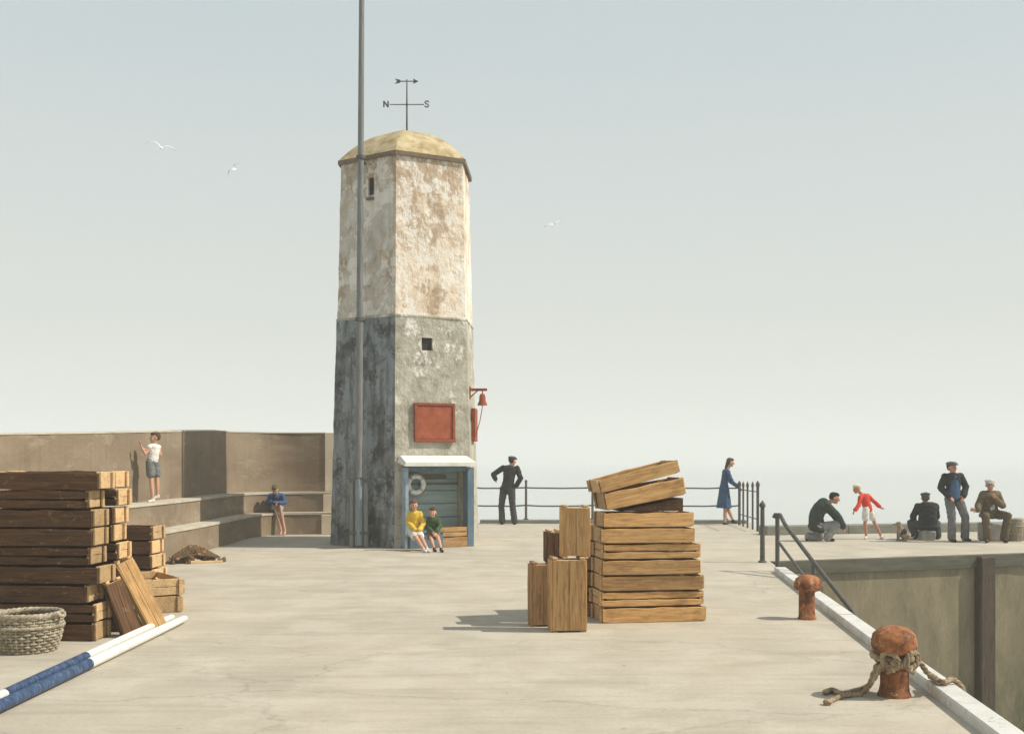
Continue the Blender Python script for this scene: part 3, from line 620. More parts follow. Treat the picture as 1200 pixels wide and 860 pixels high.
# corner post
g = Vector((dp(893.5, 19.15), 19.15, 0)); cp = empty('corner_post', g, label='single short iron post with knob at the inner quay corner', cat='post')
mb = MB(); mb.tube([(0, 0, 0), (0, 0, 0.93)], [0.045, 0.036], 12); mb.lathe([(0.075, 0), (0.075, 0.02), (0.045, 0.04)], seg=12); mb.build('shaft', M['iron'], cp)
mb = MB(); mb.ell((0, 0, 0.985), (0.055, 0.055, 0.06)); mb.ell((0, 0, 1.04), (0.02, 0.02, 0.03)); mb.build('knob', M['iron'], cp)
# stair handrail
P0 = Vector((dp(911, 17.6), 17.6, dz(603, 17.6))); P1 = Vector((4.63, 15.1, dz(716, 15.1))); P2 = P1 + (P1 - P0) * 0.35; P2.z = P1.z - 0.75
hr = empty('stair_handrail', (P0.x, P0.y, 0), label='bent iron handrail slanting down over the basin stairs', cat='handrail'); O = Vector((P0.x, P0.y, 0))
mb = MB(); mb.tube([P0 - O + Vector((-0.05, 0.03, -0.05)), P0 - O + Vector((-0.03, 0.02, 0.0)), P0 - O + Vector((0.03, -0.06, 0.0)), (P0.lerp(P1, 0.12)) - O, P0.lerp(P1, 0.5) - O + Vector((0, 0, -0.01)), P1 - O, P2 - O], 0.033, 10); mb.build('handrail', M['iron'], hr)
mb = MB(); q0 = Vector((P0.x, P0.y, dz(633, 17.6))); q1 = q0 + (P1 - P0) * 0.95; mb.tube([q0 - O, q1 - O], 0.024, 8); mb.build('lower_rail', M['iron'], hr)
mb = MB(); mb.tube([(0, 0, 0), (0, 0, P0.z)], 0.034, 10); mb.build('post', M['iron'], hr)
pm = P0.lerp(P1, 0.52); mb = MB(); mb.tube([pm - O, Vector((pm.x, pm.y, pm.z - 0.98)) - O], 0.03, 10); mb.build('post', M['iron'], hr)

# ------------------------------------------------------------------ crates
ORD = ['lowest', 'second', 'third', 'fourth', 'fifth', 'sixth', 'seventh', 'eighth', 'ninth', 'tenth']
_cache = {}
def board(mb, x, y, z, L, t, h, sd):          # a rough sawn board with uneven edges and knocked corners
    n = max(6, int(L / 0.07)); rr = []
    for i in range(n + 1):
        u = i / n; xx = x - L / 2 + L * u; q = Vector((xx * 5, sd * 3.1, 0))
        e0 = 0.006 * noise.noise(q) + 0.003 * noise.noise(q * 4); e1 = 0.009 * noise.noise(q + Vector((0, 9, 0))) + 0.003 * noise.noise(q * 5); b_ = 0.004 * noise.noise(q + Vector((4, 4, 4)))
        k_ = 0.010 if i in (0, n) else 0.0
        z0 = z + abs(e0) + k_; z1 = z + h + e1 - k_; c = 0.005; y0 = y - t / 2 + b_; y1 = y + t / 2 + b_
        rr.append([Vector(p) for p in ((xx, y0 + c, z0), (xx, y1 - c, z0), (xx, y1, z0 + c), (xx, y1, z1 - c), (xx, y1 - c, z1), (xx, y0 + c, z1), (xx, y0, z1 - c), (xx, y0, z0 + c))])
    mb.rings(rr)
def crate_parts(L, W, H, kind, v):
    """returns [(part name, mesh)] for a slatted fish box; origin at the bottom centre"""
    key = (round(L, 2), round(W, 2), round(H, 2), kind, v)
    if key in _cache: return _cache[key]
    random.seed(hash(key[:3]) % 1000 + v * 17)
    side, end = {'new': (M['wood'], M['woodend']), 'old': (M['woodshade'], M['woodend']), 'brown': (M['woodbrown'], M['woodbrown'])}[kind]  # old kind: sides coloured as in shade, ends pale as in sun
    out = []
    t = 0.016
    for sy in (-1, 1):
        mb = MB(); n = 1 if kind != 'slat' and v != 1 else 2; h = (H - 0.004) / n
        for i in range(n):
            board(mb, random.uniform(-.006, .006), sy * (W / 2 - t / 2), h * i + 0.003, L - 0.012, t, h - random.uniform(0.008, 0.014), v * 7 + sy * 3 + i)
        out.append(('side_panel', mb, side))
    for sx in (-1, 1):
        mb = MB(); n = 2 if v == 1 else 1; h = (H - 0.008) / n
        for i in range(n):
            mb.box((sx * (L / 2 - 0.024), 0, h * (i + .5) + 0.004), (0.022, W - 2 * t - 0.004, h - 0.006), jit=0.002, bev=0.004)
        for sy in (-1, 1): mb.box((sx * (L / 2 + 0.004), sy * (W / 2 - 0.045), H / 2), (0.022, 0.05, H - 0.02), jit=0.002, bev=0.004)
        out.append(('end_panel', mb, end))
    mb = MB(); n = 2; w = (W - 2 * t + 0.006) / n
    for i in range(n): mb.box((0, -W / 2 + t - 0.003 + w * (i + .5), 0.010), (L - 0.03, w - 0.003, 0.016), jit=0.0008, bev=0.003)
    mb.box((0, 0, 0.022), (L - 0.09, 0.05, 0.006))
    out.append(('base_panel', mb, side))
    objs = []
    for nm, mb, mt in out:
        o = mb.build(nm, mt); me = o.data; bpy.data.objects.remove(o); objs.append((nm, me))
    _cache[key] = objs
    return objs
def crate(loc, rot, L, W, H, label, group, kind='new', v=0):
    e = bpy.data.objects.new('fish_crate', None); C.objects.link(e); e.empty_display_size = 0.1
    e.location = loc
    if isinstance(rot, Matrix): e.rotation_euler = rot.to_euler()
    else: e.rotation_euler = (0, 0, rot)
    for nm, me in crate_parts(L, W, H, kind, v):
        o = bpy.data.objects.new(nm, me); C.objects.link(o); o.parent = e
    return tag(e, label, 'crate', group)
def stack(corner, side, th, n, L, W, H, lab, group, kind, jx=0.04, Ls=None, seed=1, z0=0.0):
    rnd = random.Random(seed); z = z0
    for i in range(n):
        l = Ls[i] if Ls else L; a = th + rnd.uniform(-R(1.6), R(1.6))
        xh = Vector((math.cos(a), math.sin(a), 0)); yh = Vector((-math.sin(a), math.cos(a), 0))
        c = Vector((corner[0], corner[1], 0)) + (xh * (-l / 2) if side == 'R' else xh * (l / 2)) + yh * (W / 2) + xh * rnd.uniform(-jx, jx)
        c.z = z
        o_ = ORD[i] if i < n - 1 else 'topmost'
        crate(c, a, l, W, H - 0.004, lab % o_, group, kind, i % 3); z += H
    return z
GL = 'fish crates stacked at the left by the sea wall'; GC = 'fish crates stacked in the middle of the quay'
stack((-4.06, 10.75), 'R', R(-5), 9, 1.17, 0.36, 0.184, 'crate with shade coloured into its sides, %s in the big front stack at left', GL, 'old', 0.075, seed=3)
stack((dp(136, 11.35), 11.35), 'R', R(-4), 9, 1.17, 0.36, 0.184, 'crate, %s in the row just behind the big left stack', GL, 'old', 0.05, seed=5)
stack((dp(178, 14.2), 14.2), 'R', R(-6), 5, 1.1, 0.42, 0.184, 'crate, %s in the low stack behind the leaning crate at left', GL, 'old', 0.03, seed=8)
# two lit crates at the foot of the low stack
for i in range(2):
    a = R(-58); xh = Vector((math.cos(a), math.sin(a), 0)); c = Vector((-4.02, 12.75, 0)) - xh * 0.55; c.z = i * 0.20
    crate(c, a + R(2 * i), 1.1, 0.48, 0.195, ('lower' if i == 0 else 'upper') + ' of two orange lit crates set crosswise beside the left stacks', GL, 'new', i)
def axes(x, z):
    x = Vector(x).normalized(); z = Vector(z); z = (z - x * z.dot(x)).normalized(); y = z.cross(x); return Matrix((x, y, z)).transposed()
mt = axes((-0.42, -0.13, 0.9), (-0.85, 0.48, -0.4))
crate(Vector((-3.80, 11.42, 0.375)) , mt, 0.80, 0.25, 0.15, 'small crate leaning on end against the left stacks, its boards lit', GL, 'new', 1)
mt = axes((-0.30, -0.10, 0.93), (-0.85, 0.5, -0.35))
crate(Vector((-3.86, 11.05, 0.28)), mt, 0.60, 0.24, 0.07, 'dark narrow crate leaning behind the lit leaning one', GL, 'old', 1)
# centre stack
cx, cyD = dp(705, 11.95), 11.95
TH = R(9)
Ls = [1.16, 1.15, 1.14, 1.10, 1.09, 1.04, 1.00]
ztop = stack((cx, cyD), 'L', TH, 7, 1.1, 0.5, 0.172, 'ochre crate, %s of the level layers in the middle stack', GC, 'new', 0.03, Ls=Ls, seed=11)
stack((dp(685, 12.5), 12.5), 'L', TH, 6, 1.0, 0.45, 0.172, 'brown crate, %s in the row hidden behind the middle stack', GC, 'brown', 0.03, seed=12)
xh = Vector((math.cos(TH), math.sin(TH), 0)); yh = Vector((-math.sin(TH), math.cos(TH), 0))
tl = R(11); xt_ = xh * math.cos(tl) + Vector((0, 0, math.sin(tl)))
zt_ = Vector((0, 0, 1)); rotA = axes(xt_, zt_)
pA = Vector((cx, cyD, 0)) + yh * 0.25
crate(pA + xh * 0.50 + Vector((0, 0, ztop + 0.094)), rotA, 0.90, 0.5, 0.20, 'tilted crate lying directly on the middle stack below the topmost one', GC, 'new', 0)
tl2 = R(14); xt2 = (Matrix.Rotation(R(3), 3, 'Z') @ xh) * math.cos(tl2) + Vector((0, 0, math.sin(tl2))); rotB = axes(xt2, zt_)
crate(pA + xh * 0.43 + Vector((0, 0, ztop + 0.094 + 0.212)), rotB, 0.92, 0.46, 0.15, 'topmost tilted crate crowning the middle stack', GC, 'new', 2)
# chocks that hold the tilt
mb = MB(); mb.rings([[Vector((-0.36, y_, 0)), Vector((0.34, y_, 0)), Vector((0.34, y_, 0.140)), Vector((-0.36, y_, 0.006))] for y_ in (-0.22, 0.22)]); o = mb.build('wood_wedge', M['woodshade']); o.location = pA + xh * 0.58 + Vector((0, 0, ztop + 0.001)); o.rotation_euler = (0, 0, TH)
tag(o, 'dark wooden wedge propping up the tilted crate on the middle stack', 'wedge')
# upright crates
def upright(px, D, zb_, tall, wide, deep, th, lab, kind, v):
    X = dp(px, D); xax = Vector((0, 0, 1)); nrm_ = Vector((math.sin(th), -math.cos(th), 0))      # base boards face the camera
    mt = axes(xax, -nrm_)
    crate(Vector((X, D, zb_ + tall / 2 + 0.004)), mt, tall, wide, deep, lab, GC, kind, v)
upright(667, 11.32, 0, 0.745, 0.37, 0.30, R(6), 'upright pale crate standing nearest the camera beside the middle stack', 'new', 0)
upright(637, 11.72, 0, 0.66, 0.26, 0.24, R(10), 'upright shaded crate standing left of the pale upright one', 'brown', 1)
upright(675, 11.40, 0.757, 0.52, 0.30, 0.22, R(4), 'upright pale crate balanced on the nearest upright crate', 'new', 2)
upright(650, 11.82, 0.668, 0.33, 0.185, 0.2, R(8), 'small dark upright crate perched on the shaded one', 'old', 0)

# crate lying in the shelter
c = FF.p(0.36, 0.0, 0.03)
crate(Vector((TX + c.x, TY + c.y, 0.0)), math.atan2(FF.u.y, FF.u.x), 0.62, 0.34, 0.21, 'lower of two small crates stacked in the tower shelter', 'crates in the shelter', 'new', 0)
crate(Vector((TX + c.x, TY + c.y, 0.213)), math.atan2(FF.u.y, FF.u.x), 0.60, 0.33, 0.20, 'upper of two small crates stacked in the tower shelter', 'crates in the shelter', 'new', 1)
c = FF.p(-0.25, 0.0, 0.05)
mb = MB(); mb.box((0, 0, 0.15), (0.72, 0.36, 0.30), bev=0.01); mb.box((0, 0, 0.315), (0.76, 0.40, 0.03), bev=0.006); o = mb.build('bench', M['blue']); o.location = (TX + c.x, TY + c.y, 0); o.rotation_euler = (0, 0, math.atan2(FF.u.y, FF.u.x))
tag(o, 'low blue bench in the tower shelter under two seated children', 'bench')

# ------------------------------------------------------------------ rope, bollards
def rope_mesh(mb, path, r=0.02, turns=9.0, seg=6, closed=False):
    P = [Vector(p) for p in path]
    # resample
    d = [0]
    for i in range(1, len(P)): d.append(d[-1] + (P[i] - P[i - 1]).length)
    n = max(8, int(d[-1] / (r * 0.8))); Q = []; j = 0
    for i in range(n + 1):
        s = d[-1] * i / n
        while j < len(d) - 2 and d[j + 1] < s: j += 1
        Q.append(P[j].lerp(P[j + 1], (s - d[j]) / max(1e-6, d[j + 1] - d[j])))
    for st_ in range(3):
        pts = []; up = Vector((0, 0, 1))
        for i, p in enumerate(Q):
            t = (Q[min(i + 1, n)] - Q[max(i - 1, 0)]).normalized()
            a_ = t.cross(up); a_ = a_.normalized() if a_.length > 1e-3 else Vector((1, 0, 0)); b_ = a_.cross(t)
            ph = turns * (d[-1] * i / n) * 2 * math.pi + st_ * 2.094
            pts.append(p + (a_ * math.cos(ph) + b_ * math.sin(ph)) * r * 0.5)
        mb.tube(pts, r * 0.56, seg)
def smooth_path(P, n=8): return catmull([Vector(p) for p in P], n)
def bollard(px, py, h, rh, rs, label, tiltx=0.0):
    g = gp(px, py); e = empty('bollard', g, random.uniform(0, 6), label, 'bollard', 'rusty mooring bollards on the quay edge')
    k = h / 0.54
    mb = MB(); mb.lathe([(rs * 1.16, 0), (rs * 1.16, 0.015), (rs * 1.04, 0.035), (rs, 0.09), (rs * 0.98, h * 0.55), (rs * 0.9, h * 0.66)], seg=28)
    for v in mb.bm.verts: v.co += Vector(v.co).normalized() * 0.006 * noise.noise(v.co * 14)
    mb.build('stem', M['rust'], e)
    mb = MB(); z0 = h * 0.61; k *= 0.88
    prof = [(rs * 0.75, z0 - 0.02), (rs * 0.9, z0), (rh * 0.90, z0 + 0.022 * k), (rh, z0 + 0.060 * k), (rh, z0 + 0.115 * k), (rh * 0.90, z0 + 0.165 * k), (rh * 0.66, z0 + 0.205 * k), (rh * 0.36, z0 + 0.225 * k), (rh * 0.08, z0 + 0.23 * k)]
    mb.lathe(prof, seg=32)
    for v in mb.bm.verts: v.co += Vector((v.co.x, v.co.y, 0)).normalized() * 0.016 * noise.noise(v.co * 8 + Vector((px, 0, 0)))
    o = mb.build('mushroom_cap', M['rust'], e, smooth=50); o.rotation_euler = (R(3), tiltx, 0)
    return g
g1 = bollard(1048, 815, 0.535, 0.166, 0.104, 'large rusty mooring bollard wrapped with rope near the camera', R(3))
g2 = bollard(945.5, 725, 0.50, 0.150, 0.088, 'smaller bare rusty bollard farther along near the handrail', R(-2))
mb = MB()
coil = []
for i in range(150):
    u = i / 149; a_ = u * 2 * math.pi * 3.6 + 0.6; rr_ = 0.130 + 0.016 * math.sin(i * .33) + 0.012 * math.sin(a_ * 0.5)
    coil.append(g1 + Vector((rr_ * math.cos(a_), rr_ * math.sin(a_), 0.215 + 0.115 * u + 0.022 * math.sin(a_ * 1.3 + 1))))
rope_mesh(mb, coil, 0.027)
for sx_ in (-1, 1):                           # hitches pulled tight on the near side
    rope_mesh(mb, smooth_path([g1 + Vector((sx_ * 0.10, -0.12, 0.20)), g1 + Vector((sx_ * 0.035, -0.165, 0.25)), g1 + Vector((sx_ * 0.05, -0.16, 0.33)), g1 + Vector((sx_ * 0.115, -0.12, 0.34)), g1 + Vector((sx_ * 0.125, -0.125, 0.27)), g1 + Vector((sx_ * 0.05, -0.165, 0.22))]), 0.024)
gl = lambda px, py, z=0.022: gp(px, py, z)
left = smooth_path([coil[0], g1 + Vector((-0.14, -0.06, 0.22)), g1 + Vector((-0.20, -0.06, 0.10)), gl(1012, 806), gl(998, 810), gl(985, 812), gl(975, 808), gl(966, 811)])
rope_mesh(mb, left, 0.022)
l2 = smooth_path([g1 + Vector((-0.12, -0.10, 0.26)), g1 + Vector((-0.19, -0.10, 0.14)), gl(1010, 812), gl(990, 814), gl(976, 819), gl(969, 823)]); rope_mesh(mb, l2, 0.020)
right = smooth_path([coil[-1], g1 + Vector((0.15, -0.06, 0.27)), g1 + Vector((0.22, -0.06, 0.19)), g1 + Vector((0.30, -0.03, 0.135)), gp(1090, 792, 0.11), gp(1106, 799, 0.108), Vector((XE(8.35) + 0.02, 8.38, 0.10)), Vector((XE(8.35) + 0.10, 8.36, -0.02)), Vector((XE(8.35) + 0.12, 8.36, -0.5)), Vector((XE(8.3) + 0.14, 8.36, -1.6)), Vector((XE(8.3) + 0.3, 8.3, -3.3))])
rope_mesh(mb, right, 0.022)
mb.ell(g1 + Vector((-0.045, -0.150, 0.27)), (0.04, 0.03, 0.035)); mb.ell(g1 + Vector((0.06, -0.145, 0.30)), (0.042, 0.03, 0.03))
mb.ell(gl(970, 822), (0.035, 0.03, 0.022))
tag(mb.build('mooring_rope', M['rope'], smooth=60), 'thick frayed rope knotted round the large bollard with trailing ends', 'rope')

# ------------------------------------------------------------------ spars on the ground
def spar(a, b_, r, split, label, tip):
    a = Vector(a); b_ = Vector(b_); d = b_ - a; e = empty('spar', ((a.x + b_.x) / 2, (a.y + b_.y) / 2, 0), 0, label, 'spar', 'painted spars lying on the quay'); o = Vector(((a.x + b_.x) / 2, (a.y + b_.y) / 2, 0))
    up = Vector((0, 0, r + 0.004))
    f = lambda t: a.lerp(b_, t) - o + up
    mb = MB(); mb.tube([f(t) for t in (0.035, 0.2, split * 0.7, split)], [r * 0.95, r, r, r], 14); mb.build('blue_section', M['sparb'], e)
    mb = MB(); mb.tube([f(t) for t in (split + 0.001, 0.7, 0.9, 0.985, 1.0)], [r * 0.99, r * 0.96, r * 0.85, r * 0.75, r * 0.4], 14); mb.build('white_section', M['sparw'], e)
    mb = MB(); mb.tube([f(t) for t in (0.0, 0.01, 0.034)], [r * 0.6, r * 0.92, r * 0.94], 14); mb.build('tip', tip, e)
    mb = MB(); mb.lathe([(r * 1.03, -0.02), (r * 1.03, 0.02)], seg=14); o2 = mb.build('collar', M['sparb'], e); o2.location = f(split); o2.rotation_euler = d.to_track_quat('Z', 'Y').to_euler()
spar(gp(-22, 846), gp(218, 729), 0.047, 0.40, 'near painted spar on the quay, blue half then white half', M['redf'])
spar(gp(-6, 826), gp(203, 727), 0.043, 0.40, 'far painted spar lying alongside, nearer the wicker basket', M['sparw'])

# ------------------------------------------------------------------ wicker basket
def basket(g, r0, r1, h, label, name='wicker_basket', full=None):
    e = empty(name, g, 0, label, 'basket')
    NS = 36; mb = MB()
    def rad(t): return r0 + (r1 - r0) * math.sin(min(1, t) * math.pi / 2) + 0.015 * math.sin(t * math.pi)
    rows = int(h / 0.026)
    for i in range(rows):
        z = 0.015 + i * h / rows; rr = rad(z / h); ph = (i % 2) * math.pi
        mb.tube([Vector(((rr + 0.011 * math.sin(NS / 2 * a_ + ph)) * math.cos(a_), (rr + 0.011 * math.sin(NS / 2 * a_ + ph)) * math.sin(a_), z + 0.005 * noise.noise(Vector((a_, i, 0))))) for a_ in [2 * math.pi * k / 108 for k in range(108)]], 0.0115, 6, True)
    mb.build('weave', M['wickerd'], e, smooth=70)
    mb = MB()
    for k in range(NS):
        a_ = 2 * math.pi * (k + .5) / NS; mb.tube([(rad(t) * math.cos(a_), rad(t) * math.sin(a_), t * h) for t in (0, .3, .6, .9, 1.05)], 0.010, 5)
    mb.build('stakes', M['wickerd'], e)
    mb = MB(); P = [Vector((r1 * math.cos(a_), r1 * math.sin(a_), h + 0.01)) for a_ in [2 * math.pi * k / 60 for k in range(61)]]; rope_mesh(mb, P, 0.030, 6.5); mb.build('rim', M['wickerd'], e, smooth=60)
    mb = MB(); P = [Vector(((rad(.72) + .014) * math.cos(a_), (rad(.72) + .014) * math.sin(a_), h * 0.72)) for a_ in [2 * math.pi * k / 60 for k in range(61)]]; rope_mesh(mb, P, 0.018, 9); mb.build('band', M['wickerd'], e, smooth=60)
    for sg in (0, math.pi):
        mb = MB(); P = smooth_path([Vector((r1 * math.cos(sg + d_), r1 * math.sin(sg + d_), h)) + Vector((math.cos(sg), math.sin(sg), 0)) * o_ + Vector((0, 0, zo)) for d_, o_, zo in ((-.28, 0, 0), (-.2, .05, .02), (0, .08, .0), (.2, .05, .02), (.28, 0, 0))]); rope_mesh(mb, P, 0.018, 9); mb.build('handle', M['wickerd'], e, smooth=60)
    mb = MB(); mb.lathe([(r0, 0.0), (r0 + 0.01, 0.02), (r0 * 0.98, 0.03)], seg=32); mb.build('bottom', M['wickerd'], e)
    mb = MB(); rnd = random.Random(4)
    for k in range(3):
        P = smooth_path([Vector((rnd.uniform(-.8, .8) * r0, rnd.uniform(-.8, .8) * r0, h * (0.5 + 0.12 * k + rnd.uniform(-.03, .05)))) for _ in range(9)]); rope_mesh(mb, P, 0.016, 9)
    mb.ell((0, 0, h * 0.35), (r0 * .9, r0 * .9, h * 0.2)); mb.build('rope_filling', M['net'], e, smooth=60)
    return e
gb = gp(33, 762); gb = Vector((gb.x, gb.y, 0)); e = basket(gb, 0.235, 0.285, 0.33, 'round grey wicker basket with thick braided rim beside the left crate stack'); e.rotation_euler = (0, 0, R(-12))

# ------------------------------------------------------------------ net heap
c = gp(227, 659); nh = empty('net_heap', (c.x, c.y, 0), R(28), 'brown heap of old nets and corks at the foot of the sea wall', 'nets')
rnd = random.Random(9); mb = MB()
for k in range(80):
    x = rnd.gauss(0, 0.17); y = rnd.gauss(0, 0.09); hz_ = 0.23 * math.exp(-(x / 0.30) ** 2 - (y / 0.16) ** 2)
    mb.ell((x, y, hz_ * rnd.uniform(0.3, 1.0)), (rnd.uniform(.04, .085), rnd.uniform(.03, .06), rnd.uniform(.025, .05)), Euler((rnd.uniform(0, 3), rnd.uniform(0, 3), 0)).to_matrix(), 8)
for k in range(16):
    P = smooth_path([Vector((rnd.uniform(-.34, .34), rnd.uniform(-.15, .15), 0)) for _ in range(7)], 5)
    for p in P: p.z = 0.02 + 0.23 * math.exp(-(p.x / 0.32) ** 2 - (p.y / 0.17) ** 2) + rnd.uniform(-.005, .012)
    mb.tube(P, 0.012, 5)
mb.build('netting', M['net'], nh, smooth=60); nh.scale = (1.12, 1.12, 1.15)
mb = MB()
for k in range(14):
    x = rnd.gauss(0, 0.19); y = rnd.uniform(-.16, .08); z_ = 0.05 + 0.20 * math.exp(-(x / 0.27) ** 2 - (y / 0.16) ** 2); mb.ell((x, y, z_), (0.032, 0.028, 0.022), None, 8)
mb.build('cork_floats', M['woodbrown'], nh)
mb = MB(); mb.box((0.14, -0.19, 0.02), (0.62, 0.05, 0.035), Matrix.Rotation(R(4), 3, 'Z'), bev=0.004); o = mb.build('plank', M['woodend'], None); o.location = nh.location; o.rotation_euler = nh.rotation_euler
tag(o, 'short pale plank lying against the net heap', 'plank')

# ------------------------------------------------------------------ people
def frame(side, up):                          # columns: side, forward, up
    up = Vector(up).normalized(); s_ = Vector(side); s_ = (s_ - up * s_.dot(up)).normalized(); f_ = up.cross(s_); return Matrix((s_, f_, up)).transposed()
def person(loc, J, g, label, skin, top, bottom, hair=None, cap=None, shoes=None, sleeve=1.0, bot='trousers', face=(0, -1, 0), tophem=0.0, body_depth=1.0, hairlong=False, build=1.0, collar=None, female=False, under=None, headup=None, hand_dirs=None):
    """J: joints in metres relative to loc (x right, y away, z up); g: body scale (1 = 1.75 m adult)"""
    J = {k: Vector(v) for k, v in J.items()}
    e = empty('person', loc, 0, label, 'person')
    sh = (J['sr'] + J['sl']) / 2; hp = (J['hr'] + J['hl']) / 2
    fdir = Vector(face).normalized()
    side_s = (J['sr'] - J['sl']).normalized(); side_h = (J['hr'] - J['hl']).normalized()
    mid = J.get('mid', (sh + hp) / 2)
    def torso(mb, ex, t0=0.0, t1=1.0, dn=0.0):
        n = 20
        for i in range(n):
            t = t0 + (t1 - t0) * i / (n - 1)
            c = hp * (1 - t) ** 2 + mid * 2 * t * (1 - t) + sh * t * t if 'mid' in J else hp.lerp(sh, t)
            sd = side_h.lerp(side_s, t).normalized(); up = ((sh - hp) if 'mid' not in J else ((mid - hp) * (1 - t) + (sh - mid) * t)).normalized()
            fr = frame(sd, up)
            w = (0.155 * (1 - t) + 0.165 * t - 0.030 * math.sin(math.pi * t) - (0.012 if female else 0)) * g * build
            if t > 0.85: w *= 0.93
            d = (0.115 - 0.012 * math.sin(math.pi * t)) * g * body_depth * build
            mb.ell(c + fr @ Vector((0, 0, -0.01)), (w + ex, d + ex, 0.085 * g + ex * .5), fr, 18)
        for a_ in ('sl', 'sr'):
            mb.cap(sh.lerp(J[a_], 0.3), J[a_] - (sh - hp).normalized() * 0.02 * g, 0.062 * g + ex, 0.055 * g + ex)
            mb.cap(sh.lerp(J['neck'], 0.55), J[a_].lerp(sh, 0.2), 0.036 * g + ex * .5, 0.048 * g + ex * .6)
    def arm(mb, s_, ex, end=1.0, r_ex=0.0):
        a_, b_, c = J['s' + s_], J['e' + s_], J['w' + s_]
        mb.cap(a_, b_, (0.050 * g + ex), (0.040 * g + ex))
        if end > 0.5: mb.cap(b_, b_.lerp(c, (end - 0.5) * 2), (0.040 * g + ex), (0.029 * g + ex + r_ex))
    def leg(mb, s_, ex, frac=1.0, flare=0.0):
        a_, b_, c = J['h' + s_], J['k' + s_], J['a' + s_]
        if frac <= 0.5:
            q_ = a_.lerp(b_, frac * 2); mb.cap(a_, q_, 0.080 * g + ex, 0.066 * g + ex + flare); return
        mb.cap(a_, b_, 0.080 * g + ex, 0.055 * g + ex)
        q_ = b_.lerp(c, (frac - .5) * 2); mb.cap(b_, b_.lerp(q_, 0.35), 0.054 * g + ex, 0.055 * g + ex); mb.cap(b_.lerp(q_, 0.35), q_, 0.055 * g + ex, 0.037 * g + ex + flare)
    # --- body, one skin
    mb = MB(); torso(mb, 0.0)
    hd = J['head']; hup = Vector(headup).normalized() if headup else ((hd - J['neck']).normalized() * 0.5 + Vector((0, 0, 1))).normalized()
    side_f = fdir.cross(hup).normalized(); fr = frame(side_f, hup)
    hg = (g if g > 0.9 else g * 0.4 + 0.6 * 0.88) * 1.07
    def hp_(x, y, z): return hd + fr @ (Vector((x, y, z)) * hg)
    mb.cap(sh + (J['neck'] - sh) * 0.2, hd + (J['neck'] - hd) * 0.3, 0.056 * g, 0.050 * g)
    mb.ell(hp_(0, -0.008, 0.02), (0.077 * hg, 0.096 * hg, 0.095 * hg), fr)
    mb.ell(hp_(0, 0.022, -0.045), (0.058 * hg, 0.066 * hg, 0.070 * hg), fr)
    mb.ell(hp_(0, 0.060, -0.088), (0.028 * hg, 0.026 * hg, 0.022 * hg), fr)
    mb.cap(hp_(0, 0.088, 0.012), hp_(0, 0.108, -0.028), 0.010 * hg, 0.016 * hg)
    for x in (-1, 1):
        mb.ell(hp_(x * 0.079, -0.005, -0.012), (0.012 * hg, 0.02 * hg, 0.032 * hg), fr); mb.ell(hp_(x * 0.036, 0.070, -0.02), (0.022 * hg, 0.02 * hg, 0.02 * hg), fr)
    for s_ in ('l', 'r'):
        arm(mb, s_, 0.0)
        w_ = J['w' + s_]; d_ = (w_ - J['e' + s_]).normalized()
        if hand_dirs and s_ in hand_dirs: d_ = Vector(hand_dirs[s_]).normalized()
        ref = fdir if abs(d_.dot(fdir)) < 0.9 else Vector((0, 0, 1))
        sd = d_.cross(ref).normalized(); nn = sd.cross(d_).normalized(); hf = Matrix((sd, d_, nn)).transposed(); sg = 1 if s_ == 'l' else -1
        pc = w_ + d_ * 0.05 * g; mb.ell(pc, (0.040 * g, 0.055 * g, 0.019 * g), hf)
        for k in range(4):
            x = (-0.030 + 0.020 * k) * g; Lf = (0.042, 0.050, 0.047, 0.036)[k] * g
            r_ = 0.0092 * (g ** 0.5); p0 = w_ + hf @ Vector((x * 0.85, 0.085 * g, 0)); p1 = p0 + hf @ Vector((x * 0.25, Lf * 0.9, -0.010 * g)); p2 = p1 + hf @ Vector((x * 0.1, Lf * 0.65, -0.028 * g))
            mb.cap(p0 - d_ * 0.02 * g, p1, r_ * 1.05, r_, 8); mb.cap(p1, p2, r_, r_ * 0.85, 8)
        p0 = w_ + hf @ Vector((sg * 0.026 * g, 0.03 * g, -0.004)); p1 = p0 + hf @ Vector((sg * 0.032 * g, 0.032 * g, -0.014 * g)); p2 = p1 + hf @ Vector((sg * 0.008 * g, 0.032 * g, -0.010 * g))
        mb.cap(p0, p1, 0.0125 * g, 0.011 * g, 8); mb.cap(p1, p2, 0.011 * g, 0.009 * g, 8)
        leg(mb, s_, 0.0)
        a_ = J['a' + s_]; t_ = J['t' + s_]; mb.cap(a_ + (a_ - t_) * 0.12 - Vector((0, 0, 0.02 * g)), t_, 0.034 * g, 0.026 * g)
    body = mb.remesh('body', skin, e, 0.0068, 3)
    # --- top garment
    mb = MB(); torso(mb, 0.016 * (g + .3) / 1.3, 0.0 if tophem >= 0 else -tophem, 1.0)
    for s_ in ('l', 'r'):
        if sleeve > 0: arm(mb, s_, 0.015 if bot != 'trousers' else 0.029, sleeve, 0.010)
    if tophem > 0:
        dn = (hp - sh).normalized()
        if bot != 'skirt':
            for t in (0.2, 0.4, 0.6, 0.8, 1.0):
                frh = frame(side_h, -dn); mb.ell(hp + dn * tophem * t, ((0.162 * build + 0.010 * t) * g + .014, (0.125 * body_depth * build) * g + .014, 0.06 * g), frh, 18)
    mb.remesh('jacket' if tophem > 0 else 'top', top, e, 0.009, 6)
    if collar:
        mb = MB(); nk = sh.lerp(J['neck'], 0.5); fr2 = frame(side_s, (J['neck'] - sh) if (J['neck'] - sh).length > .02 else (0, 0, 1)); mb.ell(nk, (0.072 * g, 0.07 * g, 0.035 * g), fr2); mb.remesh('collar', collar, e, 0.008, 2)
